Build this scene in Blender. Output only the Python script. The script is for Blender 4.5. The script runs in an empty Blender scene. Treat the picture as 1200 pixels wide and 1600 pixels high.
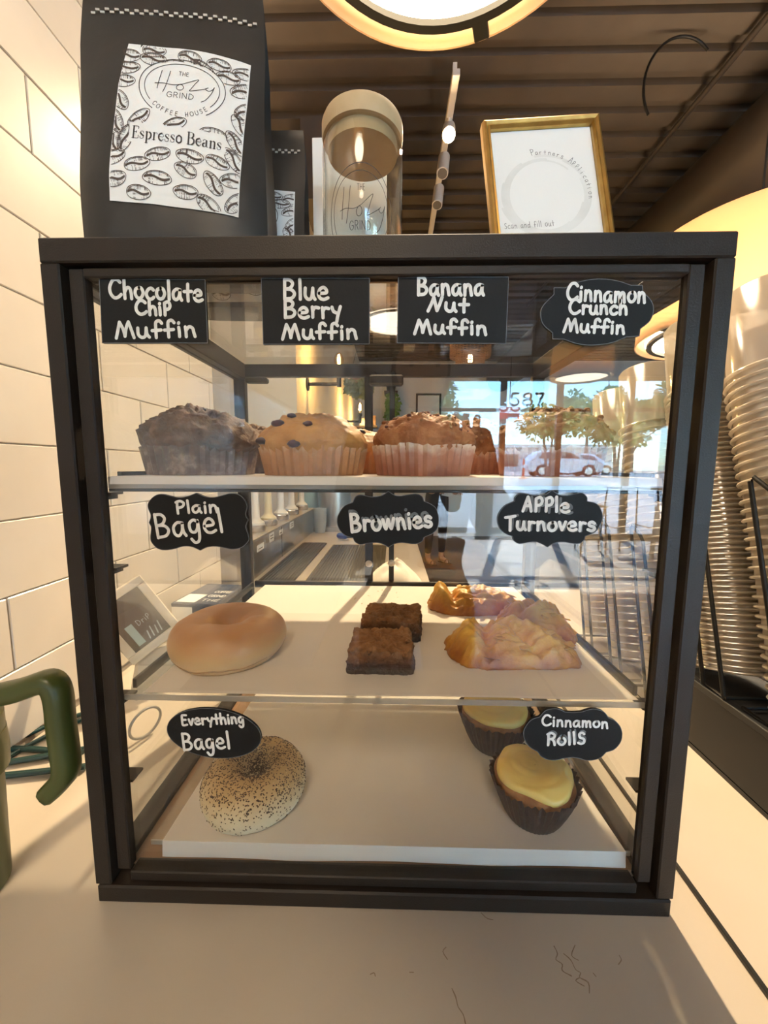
import bpy, math, random
from mathutils import Vector, Matrix, noise
random.seed(7)
S = bpy.context.scene
COL = S.collection
PI = math.pi

# ------------------------------------------------------------------ camera, sky, sun, exposure
cam_data = bpy.data.cameras.new('camera')
cam_data.sensor_fit = 'VERTICAL'
cam_data.sensor_height = 36.0
cam_data.lens = 13.7424
cam_data.clip_start = 0.01
cam = bpy.data.objects.new('camera', cam_data)
COL.objects.link(cam)
_R = [0.999749, 0.02218, 0.003163]
_U = [-0.00565, 0.113004, 0.993578]
_F = [-0.02168, 0.993347, -0.113101]
_C = [0.009419, -0.310128, 0.396251]
cam.matrix_world = Matrix(((_R[0], _U[0], -_F[0], _C[0]), (_R[1], _U[1], -_F[1], _C[1]), (_R[2], _U[2], -_F[2], _C[2]), (0, 0, 0, 1)))
S.camera = cam

world = bpy.data.worlds.new('sky')
S.world = world
world.use_nodes = True
wn = world.node_tree.nodes
wl = world.node_tree.links
wn.clear()
w_out = wn.new('ShaderNodeOutputWorld')
w_bg = wn.new('ShaderNodeBackground')
w_sky = wn.new('ShaderNodeTexSky')
w_sky.sky_type = 'NISHITA'
w_sky.sun_disc = False
w_sky.sun_elevation = math.radians(48)
w_sky.sun_rotation = math.radians(20)
w_sky.air_density = 1.0
w_sky.dust_density = 0.6
SKY = 1.55
w_bg.inputs['Strength'].default_value = SKY
w_tint = wn.new('ShaderNodeMix')
w_tint.data_type = 'RGBA'
w_tint.blend_type = 'MULTIPLY'
w_tint.inputs['Factor'].default_value = 1.0
w_tint.inputs['B'].default_value = (0.62, 0.92, 1.12, 1)
wl.new(w_sky.outputs[0], w_tint.inputs['A'])
wl.new(w_tint.outputs['Result'], w_bg.inputs['Color'])
wl.new(w_bg.outputs[0], w_out.inputs['Surface'])

sun_data = bpy.data.lights.new('sun', 'SUN')
sun_data.energy = 13.0
sun_data.angle = math.radians(0.6)
sun_data.color = (1.0, 0.95, 0.86)
sun = bpy.data.objects.new('sun', sun_data)
COL.objects.link(sun)
sun.rotation_euler = (math.radians(50), 0, math.radians(18))

LAMP_E = 6.6          # strength of the pendant diffusers
S.view_settings.view_transform = 'Standard'
S.view_settings.look = 'None'
S.view_settings.gamma = 1.0
S.view_settings.use_curve_mapping = False
S.view_settings.exposure = 1.37
S.cycles.max_bounces = 16
S.cycles.diffuse_bounces = 5
S.cycles.glossy_bounces = 6
S.cycles.transmission_bounces = 10
S.cycles.transparent_max_bounces = 48
S.cycles.caustics_reflective = False
S.cycles.caustics_refractive = False
S.cycles.sample_clamp_indirect = 6.0

# ------------------------------------------------------------------ materials
def mat(name, base, rough=0.5, metal=0.0, var=None, vscale=20.0, bump=0.0, bscale=60.0, spec=0.5, coat=0.0, emit=None, es=0.0, detail=4.0, sss=0.0):
    m = bpy.data.materials.new(name)
    m.use_nodes = True
    nt = m.node_tree
    b = nt.nodes['Principled BSDF']
    b.inputs['Base Color'].default_value = (*base, 1)
    b.inputs['Roughness'].default_value = rough
    b.inputs['Metallic'].default_value = metal
    b.inputs['Specular IOR Level'].default_value = spec
    b.inputs['Coat Weight'].default_value = coat
    if sss:
        b.inputs['Subsurface Weight'].default_value = sss
        b.inputs['Subsurface Radius'].default_value = (0.01, 0.006, 0.003)
        b.inputs['Subsurface Scale'].default_value = 0.6
    if emit:
        b.inputs['Emission Color'].default_value = (*emit, 1)
        b.inputs['Emission Strength'].default_value = es
    if var or bump:
        tc = nt.nodes.new('ShaderNodeTexCoord')
    if var:
        n = nt.nodes.new('ShaderNodeTexNoise')
        n.inputs['Scale'].default_value = vscale
        n.inputs['Detail'].default_value = detail
        r = nt.nodes.new('ShaderNodeValToRGB')
        r.color_ramp.elements[0].position = 0.35
        r.color_ramp.elements[0].color = (*base, 1)
        r.color_ramp.elements[1].position = 0.68
        r.color_ramp.elements[1].color = (*var, 1)
        nt.links.new(tc.outputs['Object'], n.inputs['Vector'])
        nt.links.new(n.outputs['Fac'], r.inputs['Fac'])
        nt.links.new(r.outputs['Color'], b.inputs['Base Color'])
    if bump:
        n2 = nt.nodes.new('ShaderNodeTexNoise')
        n2.inputs['Scale'].default_value = bscale
        n2.inputs['Detail'].default_value = 5.0
        bp = nt.nodes.new('ShaderNodeBump')
        bp.inputs['Strength'].default_value = bump
        bp.inputs['Distance'].default_value = 0.004
        nt.links.new(tc.outputs['Object'], n2.inputs['Vector'])
        nt.links.new(n2.outputs['Fac'], bp.inputs['Height'])
        nt.links.new(bp.outputs['Normal'], b.inputs['Normal'])
    return m

def fresnel_fac(nt, ior):
    """Reflectance of a thin sheet: the same from both sides of each face."""
    geo = nt.nodes.new('ShaderNodeNewGeometry')
    mx = nt.nodes.new('ShaderNodeMix')
    mx.inputs['A'].default_value = ior
    mx.inputs['B'].default_value = 1.0 / ior
    fr = nt.nodes.new('ShaderNodeFresnel')
    nt.links.new(geo.outputs['Backfacing'], mx.inputs['Factor'])
    nt.links.new(mx.outputs['Result'], fr.inputs['IOR'])
    return fr.outputs['Fac']

def glass(name, tint=(1, 1, 1), ior=1.5, rough=0.0):
    m = bpy.data.materials.new(name)
    m.use_nodes = True
    nt = m.node_tree
    nt.nodes.remove(nt.nodes['Principled BSDF'])
    out = nt.nodes['Material Output']
    tr = nt.nodes.new('ShaderNodeBsdfTransparent')
    tr.inputs['Color'].default_value = (*tint, 1)
    gl = nt.nodes.new('ShaderNodeBsdfGlossy')
    gl.inputs['Roughness'].default_value = rough
    mix = nt.nodes.new('ShaderNodeMixShader')
    nt.links.new(fresnel_fac(nt, ior), mix.inputs['Fac'])
    nt.links.new(tr.outputs[0], mix.inputs[1])
    nt.links.new(gl.outputs[0], mix.inputs[2])
    nt.links.new(mix.outputs[0], out.inputs['Surface'])
    return m

def sheer(name, col, clear=0.3, rough=0.25, trans=0.5, gloss=0.15):
    """Cloudy plastic, parchment or lamp cloth: part see-through, part scattering, part shine."""
    m = bpy.data.materials.new(name)
    m.use_nodes = True
    nt = m.node_tree
    nt.nodes.remove(nt.nodes['Principled BSDF'])
    out = nt.nodes['Material Output']
    df = nt.nodes.new('ShaderNodeBsdfDiffuse'); df.inputs['Color'].default_value = (*col, 1)
    tl = nt.nodes.new('ShaderNodeBsdfTranslucent'); tl.inputs['Color'].default_value = (*col, 1)
    gl = nt.nodes.new('ShaderNodeBsdfGlossy'); gl.inputs['Roughness'].default_value = rough
    tp = nt.nodes.new('ShaderNodeBsdfTransparent'); tp.inputs['Color'].default_value = (*[0.5 + 0.5 * c for c in col], 1)
    a = nt.nodes.new('ShaderNodeMixShader'); a.inputs['Fac'].default_value = trans
    b = nt.nodes.new('ShaderNodeMixShader'); b.inputs['Fac'].default_value = gloss
    c = nt.nodes.new('ShaderNodeMixShader'); c.inputs['Fac'].default_value = clear
    L = nt.links.new
    L(df.outputs[0], a.inputs[1]); L(tl.outputs[0], a.inputs[2])
    L(a.outputs[0], b.inputs[1]); L(gl.outputs[0], b.inputs[2])
    L(b.outputs[0], c.inputs[1]); L(tp.outputs[0], c.inputs[2])
    L(c.outputs[0], out.inputs['Surface'])
    return m

def tricolor(name, stops, scale, rough=0.7, bump=0.3, bscale=120, axis=None, amix=0.5, arange=(0, 1), sss=0.0, spec=0.4, stretch=(1, 1, 1), bdist=0.003):
    """Ramp over noise, optionally mixed with height along an object axis (a baked crust keeps its colour where it is)."""
    m = bpy.data.materials.new(name)
    m.use_nodes = True
    nt = m.node_tree
    b = nt.nodes['Principled BSDF']
    b.inputs['Roughness'].default_value = rough
    b.inputs['Specular IOR Level'].default_value = spec
    if sss:
        b.inputs['Subsurface Weight'].default_value = sss
        b.inputs['Subsurface Radius'].default_value = (0.008, 0.004, 0.002)
        b.inputs['Subsurface Scale'].default_value = 0.6
    tc = nt.nodes.new('ShaderNodeTexCoord')
    mp = nt.nodes.new('ShaderNodeMapping')
    mp.inputs['Scale'].default_value = stretch
    n = nt.nodes.new('ShaderNodeTexNoise')
    n.inputs['Scale'].default_value = scale
    n.inputs['Detail'].default_value = 6.0
    n.inputs['Roughness'].default_value = 0.62
    L = nt.links.new
    L(tc.outputs['Object'], mp.inputs['Vector'])
    L(mp.outputs[0], n.inputs['Vector'])
    fac = n.outputs['Fac']
    if axis is not None:
        sx = nt.nodes.new('ShaderNodeSeparateXYZ')
        L(tc.outputs['Object'], sx.inputs[0])
        mr = nt.nodes.new('ShaderNodeMapRange')
        mr.inputs['From Min'].default_value, mr.inputs['From Max'].default_value = arange
        L(sx.outputs[axis], mr.inputs['Value'])
        mm = nt.nodes.new('ShaderNodeMix')
        mm.inputs['Factor'].default_value = amix
        L(fac, mm.inputs['A']); L(mr.outputs[0], mm.inputs['B'])
        fac = mm.outputs['Result']
    r = nt.nodes.new('ShaderNodeValToRGB')
    e = r.color_ramp.elements
    e[0].position, e[0].color = stops[0][0], (*stops[0][1], 1)
    e[1].position, e[1].color = stops[-1][0], (*stops[-1][1], 1)
    for p_, c_ in stops[1:-1]:
        q = e.new(p_); q.color = (*c_, 1)
    L(fac, r.inputs['Fac'])
    L(r.outputs['Color'], b.inputs['Base Color'])
    if bump:
        n2 = nt.nodes.new('ShaderNodeTexNoise')
        n2.inputs['Scale'].default_value = bscale
        n2.inputs['Detail'].default_value = 6.0
        bp = nt.nodes.new('ShaderNodeBump')
        bp.inputs['Strength'].default_value = bump
        bp.inputs['Distance'].default_value = bdist
        L(tc.outputs['Object'], n2.inputs['Vector'])
        L(n2.outputs['Fac'], bp.inputs['Height'])
        L(bp.outputs['Normal'], b.inputs['Normal'])
    return m

M_ = {}
M_['bronze'] = mat('dark bronze powder coat', (0.019, 0.0135, 0.0105), 0.42, 0.0, var=(0.025, 0.0175, 0.0135), vscale=9, bump=0.10, bscale=900, spec=0.28)
M_['black'] = mat('black satin metal', (0.012, 0.012, 0.013), 0.4)
M_['blackmatte'] = mat('black matte plastic', (0.014, 0.013, 0.013), 0.55)
M_['pane'] = glass('clear glass pane', (0.985, 0.99, 0.985), 1.55)
M_['acrylic'] = glass('clear acrylic sheet', (0.95, 0.96, 0.95), 1.45)
M_['acrylic_edge'] = sheer('acrylic polished edge', (0.66, 0.63, 0.58), 0.30, 0.15, 0.6, 0.2)
M_['jarglass'] = glass('jar glass', (0.97, 0.97, 0.95), 1.5)
M_['paper'] = sheer('parchment paper', (0.90, 0.84, 0.79), 0.04, 0.5, 0.20, 0.02)
M_['chalk'] = mat('matte chalkboard vinyl', (0.009, 0.009, 0.010), 0.6, bump=0.05, bscale=400, spec=0.22)
M_['marker'] = mat('white paint marker', (0.80, 0.80, 0.78), 0.7, var=(0.62, 0.62, 0.61), vscale=160)
M_['smudge'] = mat('rubbed out marker', (0.16, 0.17, 0.18), 0.8, var=(0.09, 0.10, 0.11), vscale=200)
M_['tile'] = mat('glazed cream tile', (0.61, 0.56, 0.49), 0.22, var=(0.65, 0.60, 0.53), vscale=7, bump=0.05, bscale=14)
M_['grout'] = mat('cream grout', (0.55, 0.49, 0.42), 0.9)
M_['plaster'] = mat('white painted plaster', (0.78, 0.76, 0.72), 0.85, bump=0.05, bscale=80)
M_['steel'] = mat('brushed steel', (0.52, 0.49, 0.45), 0.28, 1.0, var=(0.44, 0.40, 0.36), vscale=6)
M_['iron'] = mat('black iron pipe', (0.02, 0.018, 0.016), 0.5, 0.6)
M_['white'] = mat('white plastic', (0.82, 0.79, 0.72), 0.35)
M_['cream'] = mat('cream plastic', (0.85, 0.72, 0.40), 0.35)
M_['gold'] = mat('gold picture moulding', (0.62, 0.40, 0.12), 0.32, 0.85, var=(0.48, 0.29, 0.08), vscale=60)
M_['card'] = mat('white card', (0.83, 0.83, 0.81), 0.6)
M_['ink'] = mat('grey black ink', (0.055, 0.05, 0.05), 0.7)
M_['inkbrown'] = mat('brown engraving ink', (0.085, 0.062, 0.052), 0.7)
M_['greywash'] = mat('pale grey wash', (0.70, 0.70, 0.67), 0.7, var=(0.80, 0.80, 0.78), vscale=30)
M_['bag'] = mat('matte black foil', (0.018, 0.017, 0.016), 0.42, var=(0.028, 0.026, 0.024), vscale=12, bump=0.25, bscale=18)
M_['wood_lid'] = mat('pale wooden lid', (0.62, 0.46, 0.27), 0.55, var=(0.52, 0.37, 0.2), vscale=25)
M_['green'] = mat('olive green plastic', (0.052, 0.066, 0.014), 0.34, var=(0.060, 0.076, 0.018), vscale=8)
M_['teal'] = mat('dark teal cord', (0.006, 0.035, 0.034), 0.35)
M_['wood'] = mat('brown varnished board', (0.22, 0.11, 0.05), 0.45, var=(0.30, 0.16, 0.075), vscale=14)
M_['darkwood'] = mat('dark stained wood', (0.05, 0.03, 0.018), 0.5, var=(0.085, 0.05, 0.03), vscale=9)
M_['paper2'] = sheer('thin grey parchment', (0.82, 0.755, 0.70), 0.04, 0.5, 0.20, 0.02)
M_['frost'] = sheer('smoky clear plastic', (0.80, 0.70, 0.56), 0.12, 0.14, 0.45, 0.32)
M_['frame_wood'] = mat('whitewashed frame', (0.72, 0.66, 0.56), 0.6, var=(0.62, 0.55, 0.45), vscale=30)

# ------------------------------------------------------------------ mesh helpers
class MB:
    def __init__(self):
        self.v = []; self.f = []
    def add(self, vs, fs):
        o = len(self.v)
        self.v += [tuple(p) for p in vs]
        self.f += [tuple(i + o for i in f) for f in fs]
        return self
    def box(self, x0, x1, y0, y1, z0, z1, b=0.0):
        if b <= 0:
            vs = [(x, y, z) for x in (x0, x1) for y in (y0, y1) for z in (z0, z1)]
            return self.add(vs, [(0, 1, 3, 2), (4, 6, 7, 5), (0, 4, 5, 1), (2, 3, 7, 6), (0, 2, 6, 4), (1, 5, 7, 3)])
        b = min(b, (x1 - x0) * .49, (y1 - y0) * .49, (z1 - z0) * .49)
        vs = []; idx = {}
        for ix, x in enumerate((x0, x1)):
            for iy, y in enumerate((y0, y1)):
                for iz, z in enumerate((z0, z1)):
                    sx, sy, sz = (1 - 2 * ix) * b, (1 - 2 * iy) * b, (1 - 2 * iz) * b
                    for k, q in enumerate(((x, y + sy, z + sz), (x + sx, y, z + sz), (x + sx, y + sy, z))):
                        idx[ix, iy, iz, k] = len(vs); vs.append(q)
        g = lambda a, b_, c, k: idx[a, b_, c, k]
        fs = []
        for i in (0, 1):
            fs += [(g(i, 0, 0, 0), g(i, 1, 0, 0), g(i, 1, 1, 0), g(i, 0, 1, 0)), (g(0, i, 0, 1), g(1, i, 0, 1), g(1, i, 1, 1), g(0, i, 1, 1)), (g(0, 0, i, 2), g(1, 0, i, 2), g(1, 1, i, 2), g(0, 1, i, 2))]
        for a in (0, 1):
            for c in (0, 1):
                fs += [(g(a, c, 0, 0), g(a, c, 1, 0), g(a, c, 1, 1), g(a, c, 0, 1)), (g(a, 0, c, 0), g(a, 1, c, 0), g(a, 1, c, 2), g(a, 0, c, 2)), (g(0, a, c, 1), g(1, a, c, 1), g(1, a, c, 2), g(0, a, c, 2))]
        for a in (0, 1):
            for c in (0, 1):
                for d in (0, 1):
                    fs.append((g(a, c, d, 0), g(a, c, d, 1), g(a, c, d, 2)))
        return self.add(vs, fs)
    def tube(self, pts, r, seg=8, closed=False, cap=True):
        pts = [Vector(p) for p in pts]
        n = len(pts)
        rs = r if isinstance(r, (list, tuple)) else [r] * n
        t0 = (pts[1] - pts[0]).normalized()
        up = Vector((0, 0, 1)) if abs(t0.z) < .9 else Vector((1, 0, 0))
        nrm = t0.cross(up).normalized()
        vs = []
        for i, q in enumerate(pts):
            a = pts[(i - 1) % n] if (closed or i) else pts[0]
            c = pts[(i + 1) % n] if (closed or i < n - 1) else pts[-1]
            t = (c - a).normalized()
            nrm = (nrm - t * nrm.dot(t))
            nrm = nrm.normalized() if nrm.length > 1e-9 else t.orthogonal().normalized()
            bi = t.cross(nrm)
            for k in range(seg):
                an = 2 * PI * k / seg
                vs.append(q + (nrm * math.cos(an) + bi * math.sin(an)) * rs[i])
        fs = []
        m = n if closed else n - 1
        for i in range(m):
            j = (i + 1) % n
            for k in range(seg):
                l = (k + 1) % seg
                fs.append((i * seg + k, i * seg + l, j * seg + l, j * seg + k))
        if cap and not closed:
            fs.append(tuple(range(seg))[::-1]); fs.append(tuple((n - 1) * seg + k for k in range(seg)))
        return self.add(vs, fs)
    def lathe(self, prof, seg=32, c=(0, 0, 0), jit=None, cap=True):
        vs = []; fs = []
        for (r, z) in prof:
            for k in range(seg):
                a = 2 * PI * k / seg
                rr = r * (jit(a, z) if jit else 1)
                vs.append((c[0] + rr * math.cos(a), c[1] + rr * math.sin(a), c[2] + z))
        n = len(prof)
        for i in range(n - 1):
            for k in range(seg):
                l = (k + 1) % seg
                fs.append((i * seg + k, i * seg + l, (i + 1) * seg + l, (i + 1) * seg + k))
        if prof[0] == prof[-1]: cap = False
        if cap and prof[0][0] > 1e-6: fs.append(tuple(range(seg))[::-1])
        if cap and prof[-1][0] > 1e-6: fs.append(tuple((n - 1) * seg + k for k in range(seg)))
        return self.add(vs, fs)
    def prism(self, poly, f0, f1):
        """poly of 2D points; f0, f1 map a 2D point to 3D on the two faces."""
        n = len(poly)
        vs = [f0(*q) for q in poly] + [f1(*q) for q in poly]
        fs = [tuple(range(n)), tuple(range(2 * n - 1, n - 1, -1))]
        fs += [(i, i + n, (i + 1) % n + n, (i + 1) % n) for i in range(n)]
        return self.add(vs, fs)
    def grid(self, fn, nu, nv, wrapu=False):
        vs = [fn(i / (nu if wrapu else nu - 1), j / (nv - 1)) for j in range(nv) for i in range(nu)]
        fs = []
        for j in range(nv - 1):
            for i in range(nu if wrapu else nu - 1):
                k = (i + 1) % nu
                fs.append((j * nu + i, j * nu + k, (j + 1) * nu + k, (j + 1) * nu + i))
        return self.add(vs, fs)
    def mesh(self, name, m, smooth=False, angle=None):
        me = bpy.data.meshes.new(name)
        me.from_pydata(self.v, [], self.f)
        me.materials.append(M_[m] if isinstance(m, str) else m)
        me.validate()
        if smooth:
            me.shade_smooth()
            if angle: me.set_sharp_from_angle(angle=math.radians(angle))
        return me
    def build(self, name, m, parent=None, smooth=False, angle=40, loc=None):
        o = bpy.data.objects.new(name, self.mesh(name, m, smooth, angle))
        COL.objects.link(o)
        if parent: o.parent = parent
        if loc: o.location = loc
        return o

def tag(o, label=None, cat=None, group=None, kind=None):
    if label: o['label'] = label
    if cat: o['category'] = cat
    if group: o['group'] = group
    if kind: o['kind'] = kind
    return o
def thing(name, label, cat, loc=(0, 0, 0), rz=0, group=None):
    o = bpy.data.objects.new(name, None)
    o.empty_display_size = 0.02
    COL.objects.link(o)
    o.location = loc
    o.rotation_euler = (0, 0, rz)
    return tag(o, label, cat, group)
def copy_tree(o, parent=None):
    c = o.copy(); COL.objects.link(c)
    if parent: c.parent = parent
    for ch in list(o.children): copy_tree(ch, c)
    return c
def fbm(p_, oct_=4, h=0.5):
    return noise.fractal(Vector(p_), h, 2.0, oct_)

def catmull(pts, n=6, closed=False):
    if len(pts) < 3: return pts
    P = [Vector((*q, 0)[:3]) if len(q) == 2 else Vector(q) for q in pts]
    out = []
    m = len(P) if closed else len(P) - 1
    for i in range(m):
        if closed:
            a, b, c, d = P[(i - 1) % len(P)], P[i], P[(i + 1) % len(P)], P[(i + 2) % len(P)]
        else:
            a, b, c, d = P[max(i - 1, 0)], P[i], P[i + 1], P[min(i + 2, len(P) - 1)]
        for k in range(n):
            t = k / n
            out.append(0.5 * ((2 * b) + (c - a) * t + (2 * a - 5 * b + 4 * c - d) * t * t + (3 * b - a - 3 * c + d) * t ** 3))
    if not closed: out.append(P[-1])
    return [tuple(q)[:len(pts[0])] for q in out]

# ------------------------------------------------------------------ handwriting and lettering strokes
HAND = {
 'C': (.78, ".7,.85 .5,1 .25,.95 .05,.6 .08,.25 .3,.02 .55,.05 .75,.2"),
 'h': (.6, ".08,1 .08,.5 .1,0;.1,.35 .25,.58 .42,.55 .5,.3 .52,0"),
 'o': (.6, ".3,.58 .1,.5 .05,.25 .2,.03 .42,.05 .55,.3 .45,.55 .3,.58"),
 'c': (.55, ".5,.5 .35,.6 .15,.5 .05,.27 .18,.04 .38,.02 .52,.12"),
 'l': (.24, ".1,1 .12,.5 .13,0"),
 'a': (.62, ".48,.55 .25,.58 .06,.4 .08,.12 .25,.02 .42,.2 .48,.52;.48,.55 .48,.2 .58,0"),
 't': (.5, ".25,.9 .25,.4 .27,0;.02,.5 .48,.52"),
 'e': (.58, ".08,.3 .45,.33 .45,.5 .3,.6 .12,.5 .05,.25 .15,.05 .35,.0 .55,.08"),
 'i': (.24, ".1,.55 .12,.25 .12,0;.1,.79 .11,.82"),
 'p': (.52, ".1,.85 .12,.4 .12,0;.1,.85 .35,.95 .48,.7 .38,.45 .12,.4"),
 'M': (.95, ".02,0 .12,.4 .25,.95;.25,.95 .4,.5 .45,.1;.45,.1 .55,.6 .68,.95;.68,.95 .78,.5 .88,0"),
 'u': (.6, ".05,.58 .05,.2 .2,.02 .38,.1 .45,.55;.45,.58 .47,.2 .57,.02"),
 'f': (.5, ".5,.85 .38,1 .22,.9 .2,.5 .2,0;.02,.42 .45,.45"),
 'n': (.6, ".08,.58 .1,.3 .1,0;.1,.35 .25,.58 .42,.5 .47,.25 .52,0"),
 'B': (.68, ".08,1 .08,.5 .08,0;.08,.98 .35,.97 .5,.8 .38,.58 .15,.52;.15,.52 .45,.48 .6,.28 .45,.06 .1,.02"),
 'r': (.45, ".08,.58 .1,.3 .1,0;.1,.35 .22,.55 .42,.52"),
 'y': (.55, ".05,.58 .12,.35 .28,.25;.5,.6 .35,.1 .28,-.25"),
 'N': (.8, ".05,0 .2,.5 .3,.95;.3,.95 .4,.5 .5,.05;.5,.05 .62,.5 .72,.98"),
 'w': (.75, ".02,.55 .1,.2 .18,.02;.18,.02 .28,.3 .35,.55;.35,.55 .42,.25 .52,.02;.52,.02 .62,.3 .7,.58"),
 's': (.5, ".45,.5 .3,.6 .12,.52 .15,.35 .4,.27 .45,.1 .28,.0 .05,.08"),
 'S': (.55, ".45,.8 .3,.92 .12,.8 .18,.52 .42,.4 .45,.12 .25,.0 .05,.1"),
 'P': (.58, ".1,.95 .1,.5 .12,0;.02,.9 .3,1 .52,.82 .42,.55 .14,.45"),
 'g': (.58, ".46,.5 .28,.6 .08,.45 .1,.15 .28,.08 .42,.25 .47,.55;.47,.55 .47,.0 .4,-.3 .22,-.36 .08,-.2"),
 'E': (.6, ".5,.95 .2,.97 .1,.9 .08,.5 .1,.05 .3,0 .52,.05;.1,.52 .42,.52"),
 'v': (.46, ".03,.56 .12,.25 .22,.02;.22,.02 .33,.3 .42,.58"),
 'R': (.6, ".08,.95 .08,.5 .05,0;.02,.9 .3,1 .52,.8 .4,.55 .12,.5;.3,.5 .45,.3 .5,0"),
 'T': (.6, ".0,.9 .3,.93 .6,1;.3,.93 .3,.4 .3,0"),
 'A': (.58, ".02,0 .15,.5 .28,.97;.28,.97 .42,.5 .52,0;.1,.35 .45,.38"),
 'm': (.85, ".08,.58 .1,.3 .1,0;.1,.35 .22,.57 .36,.5 .4,.2 .42,0;.42,.35 .54,.57 .68,.5 .72,.2 .76,0"),
 'D': (.7, '.08,1 .08,0;.08,1 .4,.9 .58,.5 .4,.1 .08,0'),
 'd': (.6, ".45,.45 .25,.58 .06,.4 .08,.12 .25,.02 .42,.2;.48,1 .48,.4 .52,0"),
 "'": (.2, ".1,.98 .08,.85"), ' ': (.45, ""),
}
SANS = {
 'T': (.7, ".02,1 .62,1;.32,1 .32,0"), 'H': (.72, ".06,1 .06,0;.6,1 .6,0;.06,.52 .6,.52"),
 'E': (.6, ".06,1 .06,0;.06,1 .5,1;.06,.53 .45,.53;.06,0 .5,0"),
 'G': (.8, ".66,.82 .48,.98 .22,.95 .04,.65 .04,.35 .22,.04 .48,.02 .68,.2 .68,.45;.68,.47 .42,.47"),
 'R': (.66, ".06,1 .06,0;.06,1 .35,1 .52,.85 .48,.62 .3,.52 .06,.52;.3,.52 .56,0"),
 'I': (.24, ".1,1 .1,0"), 'N': (.78, ".06,0 .06,1;.06,1 .64,0;.64,0 .64,1"),
 'D': (.76, ".06,1 .06,0;.06,1 .32,.98 .6,.75 .64,.45 .5,.12 .25,.01 .06,0"),
 'C': (.74, ".66,.82 .48,.98 .22,.95 .04,.65 .04,.35 .22,.04 .48,.02 .66,.18"),
 'O': (.84, ".4,1 .12,.85 .04,.5 .12,.15 .4,0 .68,.15 .76,.5 .68,.85 .4,1"),
 'F': (.56, ".06,1 .06,0;.06,1 .48,1;.06,.53 .42,.53"),
 'U': (.74, ".06,1 .06,.35 .16,.06 .35,0 .54,.06 .64,.35 .64,1"),
 'S': (.6, ".5,.85 .32,1 .1,.9 .1,.65 .4,.45 .5,.2 .3,0 .05,.12"),
 'X': (.66, ".04,0 .58,1;.04,1 .58,0"), ' ': (.5, ""),
}
# serif capitals and lower case: strokes marked | are the thick stems
SERIF = {
 'E': (.62, "|.14,1 .14,0;.02,1 .52,1 .54,.8;.14,.53 .4,.53;.4,.62 .4,.44;.02,0 .54,0 .58,.24"),
 's': (.44, ".36,.45 .34,.58 .2,.62 .08,.55 .07,.45;|.08,.46 .2,.34 .34,.24;.34,.24 .36,.1 .24,.0 .08,.03 .05,.18"),
 'p': (.58, "|.14,.6 .14,-.32;.03,.58 .14,.6;.03,-.32 .26,-.32;.14,.45 .26,.6 .38,.59;|.38,.59 .5,.45 .5,.2 .38,.03;.38,.03 .24,.0 .14,.12"),
 'r': (.44, "|.14,.6 .14,0;.03,.58 .14,.6;.03,0 .26,0;.14,.4 .24,.58 .38,.6 .4,.5"),
 'e': (.5, "|.3,.62 .1,.5 .06,.28 .14,.08 .3,.0;.3,.0 .4,.04 .45,.16;.07,.34 .44,.34 .42,.52 .28,.62"),
 'o': (.56, "|.28,.62 .1,.5 .06,.3 .1,.1 .28,0;|.28,.62 .46,.5 .5,.3 .46,.1 .28,0"),
 'B': (.7, "|.14,1 .14,0;.02,1 .4,1;.4,1 .54,.9;|.54,.9 .55,.7 .44,.55;.44,.54 .14,.53;|.44,.54 .6,.42 .61,.18 .46,.02;.46,.0 .02,0"),
 'a': (.54, ".08,.48 .14,.6 .28,.62 .36,.55;|.37,.55 .38,.1;.38,.08 .44,.0 .5,.04;.37,.38 .16,.3;|.16,.3 .06,.18 .12,.03;.12,.02 .26,.01 .38,.14"),
 'n': (.6, "|.14,.6 .14,0;.03,.58 .14,.6;.03,0 .25,0;.14,.42 .26,.6 .38,.61;|.38,.61 .47,.52 .47,0;.36,0 .58,0"),
 ' ': (.3, ""),
}
DIGIT = {
 '5': (.6, ".48,1 .14,1 .1,.55;.1,.55 .3,.64 .48,.5 .5,.22 .36,.02 .16,.0 .04,.14"),
 '8': (.62, ".3,.54 .1,.64 .1,.9 .3,1 .48,.9 .48,.64 .3,.54 .06,.4 .05,.12 .3,0 .52,.12 .52,.4 .3,.54"),
 '7': (.56, ".04,1 .5,1;.5,1 .3,.5 .2,0"),
}
def strokes_of(text, font, gap=0.10, wob=0.0):
    """Polylines of a line of text in units of cap height, the pen starting at 0,0; returns strokes, width."""
    x = 0.0; out = []
    for ch in text:
        w, s = font[ch]
        dy = random.uniform(-wob, wob); sl = random.uniform(-wob, wob) * .6
        for st in s.split(';'):
            if not st: continue
            thick = st[0] == '|'
            pts = [tuple(float(t) for t in q.split(',')) for q in st.lstrip('|').split()]
            pts = [(x + a + sl * b, b + dy) for a, b in pts]
            out.append((thick, catmull(pts, 5) if len(pts) > 2 else pts))
        x += w + gap
    return out, x - gap
_lift = [0]
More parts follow.
